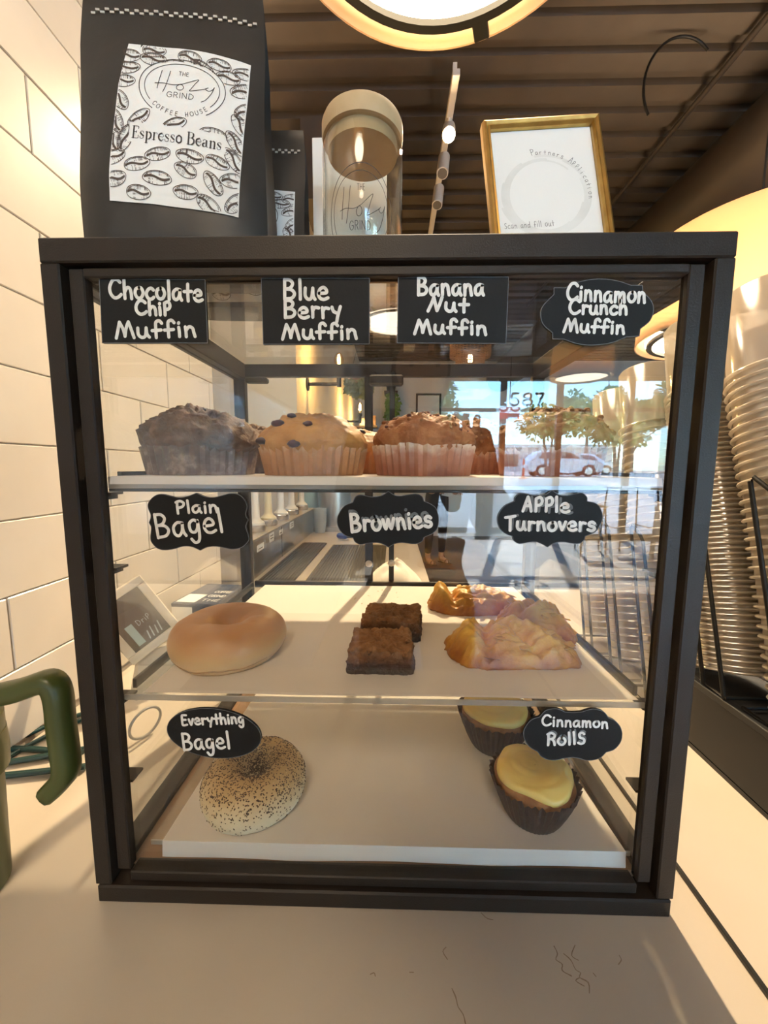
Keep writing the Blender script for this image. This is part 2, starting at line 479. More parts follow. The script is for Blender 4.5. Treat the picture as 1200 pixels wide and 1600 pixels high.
def ribbon(mb, pts, w, f3, capn=5):
    """flat stroke with round ends; f3 maps 2D to 3D"""
    P = [Vector(q) for q in pts]
    Q = [P[0]]
    for q in P[1:]:
        if (q - Q[-1]).length > w * .02: Q.append(q)
    if len(Q) == 1: Q.append(Q[0] + Vector((w * .05, 0)))
    n = len(Q); L_ = []; R_ = []
    for i in range(n):
        t = (Q[min(i + 1, n - 1)] - Q[max(i - 1, 0)])
        t = t.normalized() if t.length > 1e-9 else Vector((1, 0))
        nn = Vector((-t.y, t.x)) * (w / 2)
        L_.append(Q[i] + nn); R_.append(Q[i] - nn)
    _lift[0] = (_lift[0] + 1) % 13
    a, b, c = Vector(f3(*L_[0])), Vector(f3(*L_[1])), Vector(f3(*R_[0]))
    sh_ = (b - a).cross(c - a)
    sh_ = sh_.normalized() * (5e-6 * _lift[0]) if sh_.length > 1e-14 else Vector((0, 0, 0))
    g3 = f3
    f3 = lambda x_, y_: tuple(Vector(g3(x_, y_)) + sh_)
    vs = [f3(*q) for q in L_] + [f3(*q) for q in R_]
    fs = [(i, i + 1, n + i + 1, n + i) for i in range(n - 1)]
    mb.add(vs, fs)
    for c, sgn, t in ((Q[0], -1, Q[1] - Q[0]), (Q[-1], 1, Q[-1] - Q[-2])):
        a0 = math.atan2(t.y, t.x) + (0 if sgn > 0 else PI)
        ring = [c + Vector((math.cos(a0 - PI / 2 + PI * k / capn), math.sin(a0 - PI / 2 + PI * k / capn))) * (w / 2) for k in range(capn + 1)]
        mb.add([f3(*q) for q in ring], [tuple(range(capn + 1))])
def write(mb, text, p0, p1, h, w, f3, font=HAND, wob=0.03, gap=0.10, thin=None, slant=0.0):
    """text from p0 to p1 (2D baseline), letters h tall, pen w wide"""
    st, tw = strokes_of(text, font, gap, wob)
    d = Vector(p1) - Vector(p0)
    L_ = d.length; d = d.normalized(); nn = Vector((-d.y, d.x))
    for thick, pts in st:
        q = [Vector(p0) + d * ((a + slant * b) / tw * L_) + nn * (b * h) for a, b in pts]
        ribbon(mb, q, w if (thin is None or thick) else thin, f3)

# ------------------------------------------------------------------ the room
FLOOR, CEIL = -0.92, 2.35
def struct(name, mb, m, smooth=False):
    return tag(mb.build(name, m, None, smooth), kind='structure')
M_['floor'] = mat('dark plank floor', (0.050, 0.032, 0.022), 0.4, var=(0.085, 0.055, 0.036), vscale=3, bump=0.05, bscale=20)
M_['ceil'] = mat('brown painted deck', (0.070, 0.053, 0.039), 0.7, var=(0.092, 0.070, 0.051), vscale=4)
M_['duct'] = mat('dark painted duct', (0.035, 0.026, 0.020), 0.5)
WX = -0.52
struct('floor', MB().box(-3.2, 7.2, -0.55, 7.4, FLOOR - 0.1, FLOOR), 'floor')
M_['concrete'] = mat('pale polished concrete', (0.27, 0.25, 0.23), 0.45, var=(0.22, 0.205, 0.19), vscale=1.5)
struct('floor_entrance', MB().box(-0.9, 7.2, -7.0, -0.55, FLOOR - 0.1, FLOOR), 'concrete')
cd = MB()
y = -7.0
while y < 7.4:                                   # pressed steel deck: flats and ribs
    cd.box(-3.2, 7.2, y, y + 0.09, CEIL, CEIL + 0.1)
    cd.box(-3.2, 7.2, y + 0.09, y + 0.16, CEIL + 0.035, CEIL + 0.1)
    y += 0.16
struct('ceiling', cd, 'ceil')
wl_ = struct('wall_left', MB().box(WX - 0.25, WX - 0.0036, -7.0, 0.862, FLOOR, CEIL), 'grout')
tile_me = {}
def tile(y0, y1, z0, z1):
    k = (round(y1 - y0, 3), round(z1 - z0, 3))
    if k not in tile_me:
        tile_me[k] = MB().box(-0.0070, 0.0, 0, k[0], 0, k[1], 0.0013).mesh('tile', 'tile')
    o = bpy.data.objects.new('tile', tile_me[k]); COL.objects.link(o)
    o.parent = wl_; o.location = (WX + random.uniform(-.0004, .0004), y0, z0)
TH, TL = 0.1057, 0.212
for r in range(0, 14):
    z0 = 0.0047 + TH * (r - 1) if r else -0.101
    off = 0.200 if (r - 1) % 2 else 0.306
    ys = [off + TL * k for k in range(-6, 5)]
    ys = [q for q in ys if q < 0.85] + [0.862]
    for a, b in zip(ys[:-1], ys[1:]):
        if z0 < 0: continue
        tile(a + 0.0009, b - 0.0009, z0 + 0.0009, z0 + TH - 0.0009)
M_['lamplit'] = mat('white plaster tinted as lamplit', (0.76, 0.66, 0.50), 0.85, bump=0.05, bscale=80)  # warm lamplight on white walls, put into the base colour as cream
struct('wall_nook', MB().box(-3.2, -0.62, 2.3, 2.5, FLOOR, CEIL), 'lamplit')
struct('wall_light_stop', MB().box(-3.3, -0.77, 0.40, 0.50, FLOOR, CEIL), 'plaster')  # unseen wall, added to keep sky light out of the nook
struct('wall_side', MB().box(-3.3, -3.2, 0.5, 2.4, FLOOR, CEIL), 'plaster')
struct('wall_far', MB().box(-0.82, -0.62, 2.5, 7.2, FLOOR, CEIL), 'lamplit')
struct('wall_back', MB().box(-0.82, 7.2, 7.2, 7.4, FLOOR, CEIL), 'plaster')
struct('wall_right', MB().box(7.0, 7.2, -7.0, 7.4, FLOOR, CEIL), 'plaster')
# storefront wall behind the camera
WY = -6.9
fw_ = MB()
fw_.box(WX - 0.25, 0.30, WY - 0.12, WY, FLOOR, CEIL)
fw_.box(6.75, 7.2, WY - 0.12, WY, FLOOR, CEIL)
fw_.box(0.30, 6.75, WY - 0.12, WY, 2.0, CEIL)
struct('wall_front', fw_, 'plaster')
M_['mull'] = mat('brown aluminium mullion', (0.06, 0.045, 0.035), 0.5)
MX = [0.30, 2.0, 3.01, 4.27, 5.5, 6.75]
TRZ = 1.436
for i in range(5):
    a, b = MX[i], MX[i + 1]
    w = tag(MB().box(a, a + 0.05, WY - 0.1, WY - 0.01, FLOOR, 2.0, .004).box(b - 0.05, b, WY - 0.1, WY - 0.01, FLOOR, 2.0, .004)
            .box(a + .05, b - .05, WY - 0.1, WY - 0.01, TRZ - 0.03, TRZ + 0.03).box(a + .05, b - .05, WY - 0.1, WY - 0.01, FLOOR, FLOOR + 0.10)
            .box(a + .05, b - .05, WY - 0.1, WY - 0.01, 1.95, 2.0).build('window_%d' % (i + 1), 'mull'), kind='structure')
    for z0, z1 in ((FLOOR + .1, TRZ - .03), (TRZ + .03, 1.95)):
        MB().box(a + .05, b - .05, WY - 0.058, WY - 0.052, z0, z1).build('pane', 'pane', w)
# street outside
M_['pave'] = mat('pale concrete', (0.52, 0.50, 0.47), 0.9, var=(0.46, 0.44, 0.41), vscale=0.6)
gp = [(-7.02, -0.95), (-11.5, -0.92), (-20, -0.15), (-75, -0.05)]
g = MB(); g.add([(x, yy, zz) for yy, zz in gp for x in (-45, 70)], [(2 * i, 2 * i + 1, 2 * i + 3, 2 * i + 2) for i in range(3)])
struct('ground', g, 'pave')

# ------------------------------------------------------------------ counter
def quartz():
    m = mat('cream veined quartz', (0.54, 0.475, 0.395), 0.34, var=(0.58, 0.515, 0.435), vscale=5)
    return m
M_['quartz'] = quartz()
M_['vein'] = mat('brown stone vein', (0.24, 0.17, 0.11), 0.4, var=(0.36, 0.28, 0.2), vscale=90)
ct = thing('counter', 'cream quartz counter with small brown veins under the display case', 'counter')
poly = [(-0.513, -0.40), (1.6, -0.40), (1.6, 0.95), (0.14, 0.95), (0.14, 2.28), (-0.61, 2.28), (-0.61, 0.87), (-0.513, 0.87)]
MB().prism(poly, lambda a, b: (a, b, 0.0), lambda a, b: (a, b, -0.03)).build('worktop', 'quartz', ct)
MB().box(-0.51, 1.55, -0.12, 0.90, FLOOR, -0.03).box(-0.6, 0.1, 0.9, 2.26, FLOOR, -0.03).build('counter_base', 'darkwood', ct)
VN = [[(0.146, -0.024), (0.147, -0.029), (0.144, -0.033), (0.148, -0.036), (0.146, -0.04), (0.152, -0.043)], [(0.152, -0.029), (0.156, -0.033), (0.157, -0.039), (0.16, -0.041), (0.158, -0.044), (0.163, -0.047), (0.161, -0.053)], [(0.164, -0.023), (0.158, -0.03), (0.162, -0.033)], [(0.158, -0.044), (0.154, -0.046), (0.159, -0.049)], [(0.17, -0.041), (0.171, -0.043)], [(0.197, -0.029), (0.197, -0.032), (0.193, -0.035)], [(-0.006, -0.046), (-0.003, -0.045), (-0.002, -0.047)], [(0.056, -0.027), (0.053, -0.03), (0.056, -0.035)], [(0.057, -0.053), (0.059, -0.058), (0.06, -0.063), (0.063, -0.067), (0.064, -0.072)], [(0.025, -0.044), (0.028, -0.044)], [(0.091, -0.001), (0.095, -0.005), (0.1, -0.006)]]
for L_ in VN:
    vb = MB()
    for k in range(2 if len(L_) > 3 else 1):
        q = [(a + random.uniform(-.0006, .0006) * k, b + random.uniform(-.0006, .0006) * k) for a, b in L_]
        ribbon(vb, catmull(q, 3), 0.0007 - .0003 * k, lambda a, b: (a, b, 0.0001))
    vb.build('vein', 'vein', ct)
tag(MB().box(0.293, 0.297, -0.398, 0.93, 0.0, 0.004, .0005).build('edge_strip', 'black'), 'thin black strip lying along the counter to the right of the case', 'strip')

# ------------------------------------------------------------------ the display case
H, D = 0.568, 0.374
case = thing('display_case', 'dark bronze framed glass pastry case with three levels on the counter', 'display case')
def cpart(name, mb, m='bronze', smooth=False, parent=None):
    return mb.build(name, m, parent or case, smooth)
bar = MB
cpart('base_plinth', MB().box(-0.258, 0.258, -0.001, D, 0.0, 0.0168, .0015))
cpart('top_rail', MB().box(-0.26, 0.26, 0.0, 0.020, 0.5500, H, .0012))
for s in (-1, 1):
    x0, x1 = sorted((s * 0.2450, s * 0.26))
    cpart('post', MB().box(x0, x1, 0.0, 0.020, 0.0170, 0.5500, .0012))
    x0, x1 = sorted((s * 0.2395, s * 0.2450))
    x2, x3 = sorted((s * 0.2300, s * 0.2420))
    cpart('sash_stile', MB().box(x2, x3, 0.005, 0.0145, 0.0275, 0.5480, .001))
    x0, x1 = sorted((s * 0.238, s * 0.259))
    cpart('side_rail', MB().box(x0, x1, 0.020, D - 0.014, 0.5420, H - .0005, .001))
    cpart('sill_rail', MB().box(x0, x1, 0.020, D - 0.014, 0.0170, 0.0290, .001))
    x0, x1 = sorted((s * 0.240, s * 0.259))
    cpart('rear_post', MB().box(x0, x1, D - 0.014, D, 0.0170, H - .0005, .001))
    x0, x1 = sorted((s * 0.2490, s * 0.2530))
    cpart('side_pane', MB().box(x0, x1, 0.0205, D - 0.0145, 0.0290, 0.5420), 'pane')
    for z in (0.106, 0.186, 0.308, 0.3742):            # shelf pegs on the front posts
        pg = MB()
        xa, xb = s * 0.2448, s * 0.2325
        q = [(xa, z - .0070), (xb + s * .004, z - .0062), (xb + s * .004, z - .0025), (xb - s * .001, z - .0022), (xb - s * .001, z), (xa, z)]
        if s < 0: q = q[::-1]
        pg.prism(q, lambda a, b: (a, 0.0185, b), lambda a, b: (a, 0.034, b))
        cpart('shelf_peg', pg)
cpart('sash_rail', MB().box(-0.2300, 0.2300, 0.004, 0.018, 0.5408, 0.5480, .001))
cpart('sash_rail', MB().box(-0.2300, 0.2300, 0.004, 0.018, 0.0172, 0.0268, .001))
cpart('rear_rail', MB().box(-0.240, 0.240, D - 0.012, D, 0.5470, H - .0005, .001))
cpart('rear_rail', MB().box(-0.240, 0.240, D - 0.012, D, 0.0170, 0.0290, .001))
cpart('front_pane', MB().box(-0.2300, 0.2300, 0.0100, 0.0140, 0.0268, 0.5408), 'pane')
cpart('top_pane', MB().box(-0.238, 0.238, 0.020, D - 0.012, 0.5630, 0.5675), 'pane')
cpart('floor_board', MB().box(-0.238, 0.238, 0.019, D - 0.012, 0.0170, 0.0235, .001), 'wood')
# two rear doors with meeting stiles, bolts and pull bars
for s in (-1, 1):
    x0, x1 = (-0.238, -0.012) if s < 0 else (-0.010, 0.238)
    dr = cpart('door', MB().box(x0, x1, D - 0.0095, D - 0.0065, 0.0295, 0.5465), 'pane')
    xs = (-0.0385, -0.0245) if s < 0 else (0.0035, 0.0125)
    MB().box(xs[0], xs[1], D - 0.0125, D - 0.0096, 0.0300, 0.5460, .0008).build('stile', 'black', dr)
    kn = MB(); kn.lathe([(0, 0), (0.0055, 0.0006), (0.0062, 0.002), (0.0052, 0.0032), (0.003, 0.0036), (0, 0.0028)], 16)
    kb = kn.build('bolt', 'steel', dr, True)
    kb.rotation_euler = (PI / 2, 0, 0); kb.location = ((xs[0] + xs[1]) / 2, D - 0.0126, 0.2285 if s < 0 else 0.2300)
lt = MB(); lt.box(-0.030, 0.026, D - 0.030, D - 0.0126, 0.5300, 0.5466, .003)
cpart('latch_box', lt, 'blackmatte')
lb = MB()
for x in (-0.018, 0.008): lb.lathe([(0.003, 0), (0.003, .012), (0, .0125)], 10, (x, D - .018, .5405))
cpart('hinge_screw', lb, 'black')
hb = MB(); hb.box(-0.232, -0.196, D - 0.034, D - 0.020, 0.5330, 0.5415, .002).box(-0.229, -0.222, D - 0.020, D - 0.012, 0.5370, 0.5400)
cpart('hinge_block', hb, 'blackmatte')

# shelves, each a clear sheet carried in a black rail on three sides
def shelf(name, label, zs, x=0.2325, y1=D - 0.0210, th=0.0050):
    t = thing(name, label, 'shelf')
    MB().box(-x, x, 0.0185, y1, zs - th, zs, .0004).build('acrylic_sheet', 'acrylic', t)
    MB().box(-x, x, 0.0174, 0.0185, zs - th - .0002, zs + 0.0003, .0004).build('polished_edge', 'acrylic_edge', t)
    if th > .006: MB().box(-x, x, 0.0176, 0.0220, zs - th - .0028, zs - th - .0003, .0004).build('front_rail', 'black', t)
    for s in (-1, 1):
        a, b = sorted((s * 0.2335, s * 0.2375))
        MB().box(a, b, 0.0360, y1, zs - 0.0052, zs + 0.0045, .0006).build('rail', 'black', t)
    MB().box(-x, x, y1 + .0004, y1 + 0.0070, zs - 0.0052, zs + 0.0060, .0006).build('rail', 'black', t)
    return t
ZT, ZM = 0.3875, 0.1912
sh_t = shelf('shelf', 'clear upper shelf with parchment and muffins on it', ZT, th=.0095)
sh_m = shelf('shelf', 'clear middle shelf carrying the plain bagel, brownies and turnovers', ZM)
ZB = 0.0415
tb = thing('shelf', 'clear low tray on the case floor under the everything bagel', 'tray')
MB().box(-0.2200, 0.2330, 0.022, D - 0.02, ZB - 0.0045, ZB, .0004).build('acrylic_sheet', 'acrylic', tb)
MB().box(-0.2200, 0.2330, 0.0205, 0.022, ZB - 0.0047, ZB + .0002, .0004).build('polished_edge', 'acrylic_edge', tb)
for x in (-0.20, 0.21):
    for yy in (0.05, D - .05): MB().lathe([(0.008, 0), (0.008, ZB - .0283), (0, ZB - .0282)], 16, (x, yy, 0.0236)).build('foot', 'acrylic_edge', tb)
# parchment: sheets with slightly wavy edges, the front turned down over the shelf edge
def paper(name, label, zs, corners, lip, yf, seed, crease=0.0004, m='paper'):
    """corners: front-left x, front-right x, back-left, back-right (x, y)"""
    rng = random.Random(seed)
    xl, xr, bl, br = corners
    NU, NV = 40, 26
    def fn(u_, v_):
        w = noise.noise(Vector((u_ * 6, seed, v_ * 3))) 
        if v_ < 0.16 and lip > 0:
            t = v_ / 0.16
            x = (xl + (xr - xl) * u_)
            return (x + w * .0004, yf - 0.0022 + 0.0016 * t + 0.0005 * noise.noise(Vector((u_ * 9, seed, 0))), zs + .0006 - lip * (1 - t) * (1 + .12 * noise.noise(Vector((u_ * 5, seed + 3, 0)))))
        t = (v_ - (0.16 if lip > 0 else 0)) / (0.84 if lip > 0 else 1)
        t = max(t, 0)
        ax, ay = xl + (xr - xl) * u_, yf - (0.0006 if lip > 0 else -0.002 - .002 * noise.noise(Vector((u_ * 4, seed, 5))))
        bx, by = bl[0] + (br[0] - bl[0]) * u_, bl[1] + (br[1] - bl[1]) * u_ + .002 * noise.noise(Vector((u_ * 5, seed, 9)))
        return (ax + (bx - ax) * t, ay + (by - ay) * t, zs + .0006 + crease * (0.5 + 0.5 * w))
    o = MB().grid(fn, NU, NV).build(name, m, None, True)
    return tag(o, label, 'paper')
paper('parchment_sheet', 'white parchment on the upper shelf, its front edge turned down, under the muffins', ZT, (-0.2290, 0.2300, (-0.228, 0.349), (0.228, 0.349)), 0.0065, 0.0168, 3)
paper('parchment_sheet', 'white parchment on the middle shelf under brownies and turnovers', ZM, (-0.2170, 0.2285, (-0.2120, 0.349), (0.2180, 0.349)), 0.0, 0.0185, 5)
paper('parchment_sheet', 'smaller parchment overlapping the middle shelf sheet, below the plain bagel', ZM + .0012, (-0.1850, 0.2100, (-0.1900, 0.215), (0.2080, 0.215)), 0.0, 0.0200, 8, m='paper2')
paper('parchment_sheet', 'long parchment on the lowest tray hanging over its front edge', ZB, (-0.2080, 0.2280, (-0.2020, 0.345), (0.2080, 0.345)), 0.0150, 0.0205, 11)

# ------------------------------------------------------------------ chalkboard signs stuck to the front pane
SY0, SY1, SYT = 0.0072, 0.0098, 0.0070
def sign(name, label, poly, lines, smudges=()):
    cx = sum(q[0] for q in poly) / len(poly); cz = sum(q[1] for q in poly) / len(poly)
    t = thing(name, label, 'sign', (0, 0, 0))
    MB().prism(poly, lambda a, b: (a, SY0, b), lambda a, b: (a, SY1, b)).build('board', 'chalk', t)
    rim = MB()
    n = len(poly)
    for i in range(n):
        ribbon(rim, [poly[i], poly[(i + 1) % n]], 0.0005, lambda a, b: (a, SY0 - .0001, b), 2)
    rim.build('cut_edge', 'smudge', t)
    if smudges:
        sm = MB()
        for (tx, a, b, h, w) in smudges: write(sm, tx, a, b, h, w, lambda p_, q_: (p_, SYT + .0001, q_))
        sm.build('rubbed_writing', 'smudge', t)
    for (tx, a, b, h, w) in lines:
        mb = MB()
        write(mb, tx, a, b, h, w, lambda p_, q_: (p_, SYT, q_))
        mb.build('lettering', 'marker', t)
    return t

sign('chalkboard_sign', 'rectangular black sign hand-lettered Chocolate Chip Muffin', [(-0.2194, 0.5412), (-0.1365, 0.54), (-0.1367, 0.4931), (-0.2208, 0.4934)], [('Chocolate', (-0.2123, 0.5271), (-0.1389, 0.5244), 0.01368, 0.00251), ('Chip', (-0.1923, 0.5146), (-0.1646, 0.5141), 0.01026, 0.00251), ('Muffin', (-0.2095, 0.4968), (-0.145, 0.4981), 0.01254, 0.00251)], [])
sign('chalkboard_sign', 'rectangular black sign hand-lettered Blue Berry Muffin', [(-0.0927, 0.5407), (-0.0092, 0.5402), (-0.0094, 0.4919), (-0.0926, 0.492)], [('Blue', (-0.076, 0.5253), (-0.0409, 0.5246), 0.01444, 0.00251), ('Berry', (-0.0758, 0.5114), (-0.0308, 0.5119), 0.01292, 0.00251), ('Muffin', (-0.0776, 0.4959), (-0.0183, 0.4957), 0.0114, 0.00251)], [])
sign('chalkboard_sign', 'rectangular black sign hand-lettered Banana Nut Muffin', [(0.0129, 0.5408), (0.0967, 0.5404), (0.0964, 0.492), (0.0124, 0.4926)], [('Banana', (0.0275, 0.5274), (0.0785, 0.5276), 0.01292, 0.00251), ('Nut', (0.0352, 0.5164), (0.0669, 0.5151), 0.01064, 0.00251), ('Muffin', (0.0255, 0.4993), (0.0818, 0.4987), 0.01064, 0.00251)], [])
sign('chalkboard_sign', 'black notched oval sign hand-lettered Cinnamon Crunch Muffin', [(0.1312, 0.5324), (0.1328, 0.5324), (0.1345, 0.5324), (0.1362, 0.5324), (0.1379, 0.5323), (0.1395, 0.5323), (0.1417, 0.5332), (0.1438, 0.5342), (0.146, 0.5351), (0.1482, 0.5359), (0.1506, 0.5366), (0.1531, 0.5372), (0.1558, 0.5377), (0.1585, 0.5381), (0.1613, 0.5383), (0.1641, 0.5385), (0.1669, 0.5384), (0.1697, 0.5383), (0.1725, 0.538), (0.1752, 0.5376), (0.1778, 0.5371), (0.1802, 0.5366), (0.1825, 0.536), (0.1846, 0.5352), (0.1868, 0.5345), (0.189, 0.5338), (0.1907, 0.5338), (0.1923, 0.5338), (0.194, 0.5338), (0.1957, 0.5338), (0.1973, 0.5338), (0.1975, 0.5328), (0.1976, 0.5319), (0.1978, 0.5309), (0.1979, 0.53), (0.1981, 0.5291), (0.1994, 0.5278), (0.2009, 0.5266), (0.2023, 0.5253), (0.2036, 0.5241), (0.2046, 0.5228), (0.2054, 0.5216), (0.2061, 0.5203), (0.2066, 0.519), (0.2069, 0.5177), (0.207, 0.5162), (0.207, 0.5147), (0.2068, 0.513), (0.2064, 0.5113), (0.2058, 0.5097), (0.205, 0.5082), (0.204, 0.5069), (0.2026, 0.5057), (0.2012, 0.5045), (0.1997, 0.5034), (0.1982, 0.5023), (0.1981, 0.5012), (0.1981, 0.5002), (0.198, 0.4991), (0.1979, 0.498), (0.1979, 0.497), (0.1959, 0.4969), (0.194, 0.4968), (0.1921, 0.4967), (0.1902, 0.4966), (0.1883, 0.4966), (0.1859, 0.4956), (0.1836, 0.4946), (0.1813, 0.4936), (0.1788, 0.4927), (0.1763, 0.492), (0.1736, 0.4914), (0.1708, 0.4911), (0.1679, 0.4908), (0.1652, 0.4906), (0.1626, 0.4905), (0.1602, 0.4905), (0.158, 0.4906), (0.1559, 0.4908), (0.1538, 0.4911), (0.1517, 0.4915), (0.1495, 0.492), (0.1473, 0.4927), (0.1451, 0.4934), (0.1429, 0.4942), (0.1407, 0.4949), (0.139, 0.495), (0.1373, 0.495), (0.1356, 0.4951), (0.1339, 0.4951), (0.1322, 0.4951), (0.1321, 0.496), (0.1321, 0.4969), (0.132, 0.4978), (0.132, 0.4987), (0.1319, 0.4996), (0.1304, 0.5008), (0.1288, 0.502), (0.1272, 0.5031), (0.1258, 0.5044), (0.1247, 0.5056), (0.1238, 0.5069), (0.1232, 0.5082), (0.1227, 0.5096), (0.1224, 0.5109), (0.1222, 0.5123), (0.1221, 0.5136), (0.122, 0.5148), (0.1222, 0.5161), (0.1225, 0.5174), (0.1233, 0.5189), (0.1244, 0.5205), (0.126, 0.5223), (0.1278, 0.5241), (0.1297, 0.5259), (0.1314, 0.5276), (0.1314, 0.5286), (0.1313, 0.5295), (0.1313, 0.5305), (0.1312, 0.5314)], [('Cinnamon', (0.141, 0.5232), (0.2006, 0.521), 0.01216, 0.00228), ('Crunch', (0.1435, 0.5133), (0.1875, 0.513), 0.01026, 0.00228), ('Muffin', (0.14, 0.5005), (0.1867, 0.499), 0.00988, 0.00228)], [])
sign('chalkboard_sign', 'black bracket-shaped sign hand-lettered Plain Bagel', [(-0.1518, 0.375), (-0.1533, 0.3744), (-0.1547, 0.3738), (-0.1562, 0.3732), (-0.1576, 0.3726), (-0.1591, 0.3722), (-0.1606, 0.3718), (-0.1622, 0.3715), (-0.1637, 0.3713), (-0.1652, 0.3712), (-0.1667, 0.3712), (-0.1683, 0.3713), (-0.1698, 0.3715), (-0.1713, 0.3718), (-0.1728, 0.3722), (-0.1742, 0.3725), (-0.1755, 0.3728), (-0.1767, 0.3732), (-0.1778, 0.3735), (-0.179, 0.3738), (-0.1802, 0.3739), (-0.1814, 0.3739), (-0.1826, 0.3737), (-0.1839, 0.3734), (-0.1851, 0.373), (-0.1863, 0.3724), (-0.1875, 0.3716), (-0.1887, 0.3707), (-0.1898, 0.3696), (-0.1908, 0.3685), (-0.1915, 0.3675), (-0.1921, 0.3666), (-0.1925, 0.3657), (-0.1927, 0.3649), (-0.1928, 0.364), (-0.1928, 0.363), (-0.1926, 0.3618), (-0.1922, 0.3605), (-0.1917, 0.3592), (-0.1912, 0.358), (-0.1909, 0.357), (-0.1908, 0.3562), (-0.1908, 0.3556), (-0.1909, 0.355), (-0.191, 0.3545), (-0.1911, 0.3539), (-0.1914, 0.3532), (-0.1917, 0.3525), (-0.192, 0.3517), (-0.1924, 0.3509), (-0.1927, 0.3501), (-0.1923, 0.3493), (-0.1919, 0.3484), (-0.1915, 0.3476), (-0.1912, 0.3467), (-0.1911, 0.3456), (-0.1912, 0.3442), (-0.1915, 0.3426), (-0.1918, 0.3409), (-0.1922, 0.3393), (-0.1923, 0.3379), (-0.1924, 0.3368), (-0.1923, 0.3359), (-0.1922, 0.335), (-0.1919, 0.3342), (-0.1915, 0.3333), (-0.1908, 0.3323), (-0.19, 0.3312), (-0.189, 0.3301), (-0.1879, 0.3291), (-0.1868, 0.3283), (-0.1857, 0.3278), (-0.1846, 0.3275), (-0.1834, 0.3272), (-0.1821, 0.3271), (-0.1807, 0.3271), (-0.1793, 0.3271), (-0.1778, 0.3272), (-0.1762, 0.3275), (-0.1746, 0.3277), (-0.173, 0.3281), (-0.1714, 0.3285), (-0.1699, 0.329), (-0.1683, 0.3295), (-0.1667, 0.33), (-0.1652, 0.3303), (-0.1638, 0.3304), (-0.1624, 0.3305), (-0.1611, 0.3305), (-0.1598, 0.3304), (-0.1584, 0.3301), (-0.1569, 0.3297), (-0.1554, 0.3291), (-0.1539, 0.3284), (-0.1524, 0.3277), (-0.1509, 0.327), (-0.1496, 0.3276), (-0.1484, 0.3282), (-0.1472, 0.3288), (-0.146, 0.3294), (-0.1446, 0.3298), (-0.1432, 0.3301), (-0.1416, 0.3303), (-0.1401, 0.3305), (-0.1385, 0.3305), (-0.1369, 0.3305), (-0.1354, 0.3303), (-0.1338, 0.3301), (-0.1323, 0.3298), (-0.1308, 0.3294), (-0.1294, 0.3292), (-0.1281, 0.3289), (-0.1269, 0.3287), (-0.1258, 0.3284), (-0.1246, 0.3283), (-0.1233, 0.3283), (-0.1219, 0.3284), (-0.1203, 0.3286), (-0.1186, 0.329), (-0.1171, 0.3294), (-0.1156, 0.33), (-0.1143, 0.3309), (-0.113, 0.332), (-0.1118, 0.3332), (-0.1109, 0.3344), (-0.1101, 0.3354), (-0.1097, 0.3364), (-0.1096, 0.3372), (-0.1096, 0.3381), (-0.1098, 0.339), (-0.11, 0.34), (-0.1103, 0.3413), (-0.1108, 0.3428), (-0.1113, 0.3443), (-0.1117, 0.3457), (-0.112, 0.3468), (-0.112, 0.3477), (-0.1119, 0.3483), (-0.1116, 0.3488), (-0.1114, 0.3493), (-0.1111, 0.3499), (-0.1109, 0.3505), (-0.1106, 0.3511), (-0.1103, 0.3517), (-0.1099, 0.3523), (-0.1096, 0.3529), (-0.1101, 0.3538), (-0.1107, 0.3546), (-0.1112, 0.3554), (-0.1115, 0.3564), (-0.1117, 0.3574), (-0.1116, 0.3586), (-0.1112, 0.36), (-0.1107, 0.3614), (-0.1103, 0.3628), (-0.1102, 0.3642), (-0.1104, 0.3655), (-0.1108, 0.3667), (-0.1113, 0.368), (-0.1119, 0.3691), (-0.1126, 0.3701), (-0.1133, 0.3711), (-0.1141, 0.3719), (-0.115, 0.3727), (-0.116, 0.3733), (-0.117, 0.3738), (-0.1181, 0.3742), (-0.1192, 0.3745), (-0.1205, 0.3747), (-0.1217, 0.3747), (-0.1229, 0.3747), (-0.1241, 0.3746), (-0.1253, 0.3744), (-0.1264, 0.3741), (-0.1277, 0.3737), (-0.129, 0.3734), (-0.1304, 0.373), (-0.1319, 0.3726), (-0.1335, 0.3721), (-0.135, 0.3718), (-0.1366, 0.3715), (-0.1381, 0.3714), (-0.1396, 0.3714), (-0.1411, 0.3714), (-0.1426, 0.3716), (-0.1441, 0.3719), (-0.1456, 0.3723), (-0.1472, 0.3729), (-0.1487, 0.3736), (-0.1503, 0.3743)], [('Plain', (-0.1694, 0.3582), (-0.1341, 0.3592), 0.0102, 0.00218), ('Bagel', (-0.187, 0.3368), (-0.1299, 0.3429), 0.01972, 0.00245)], [])
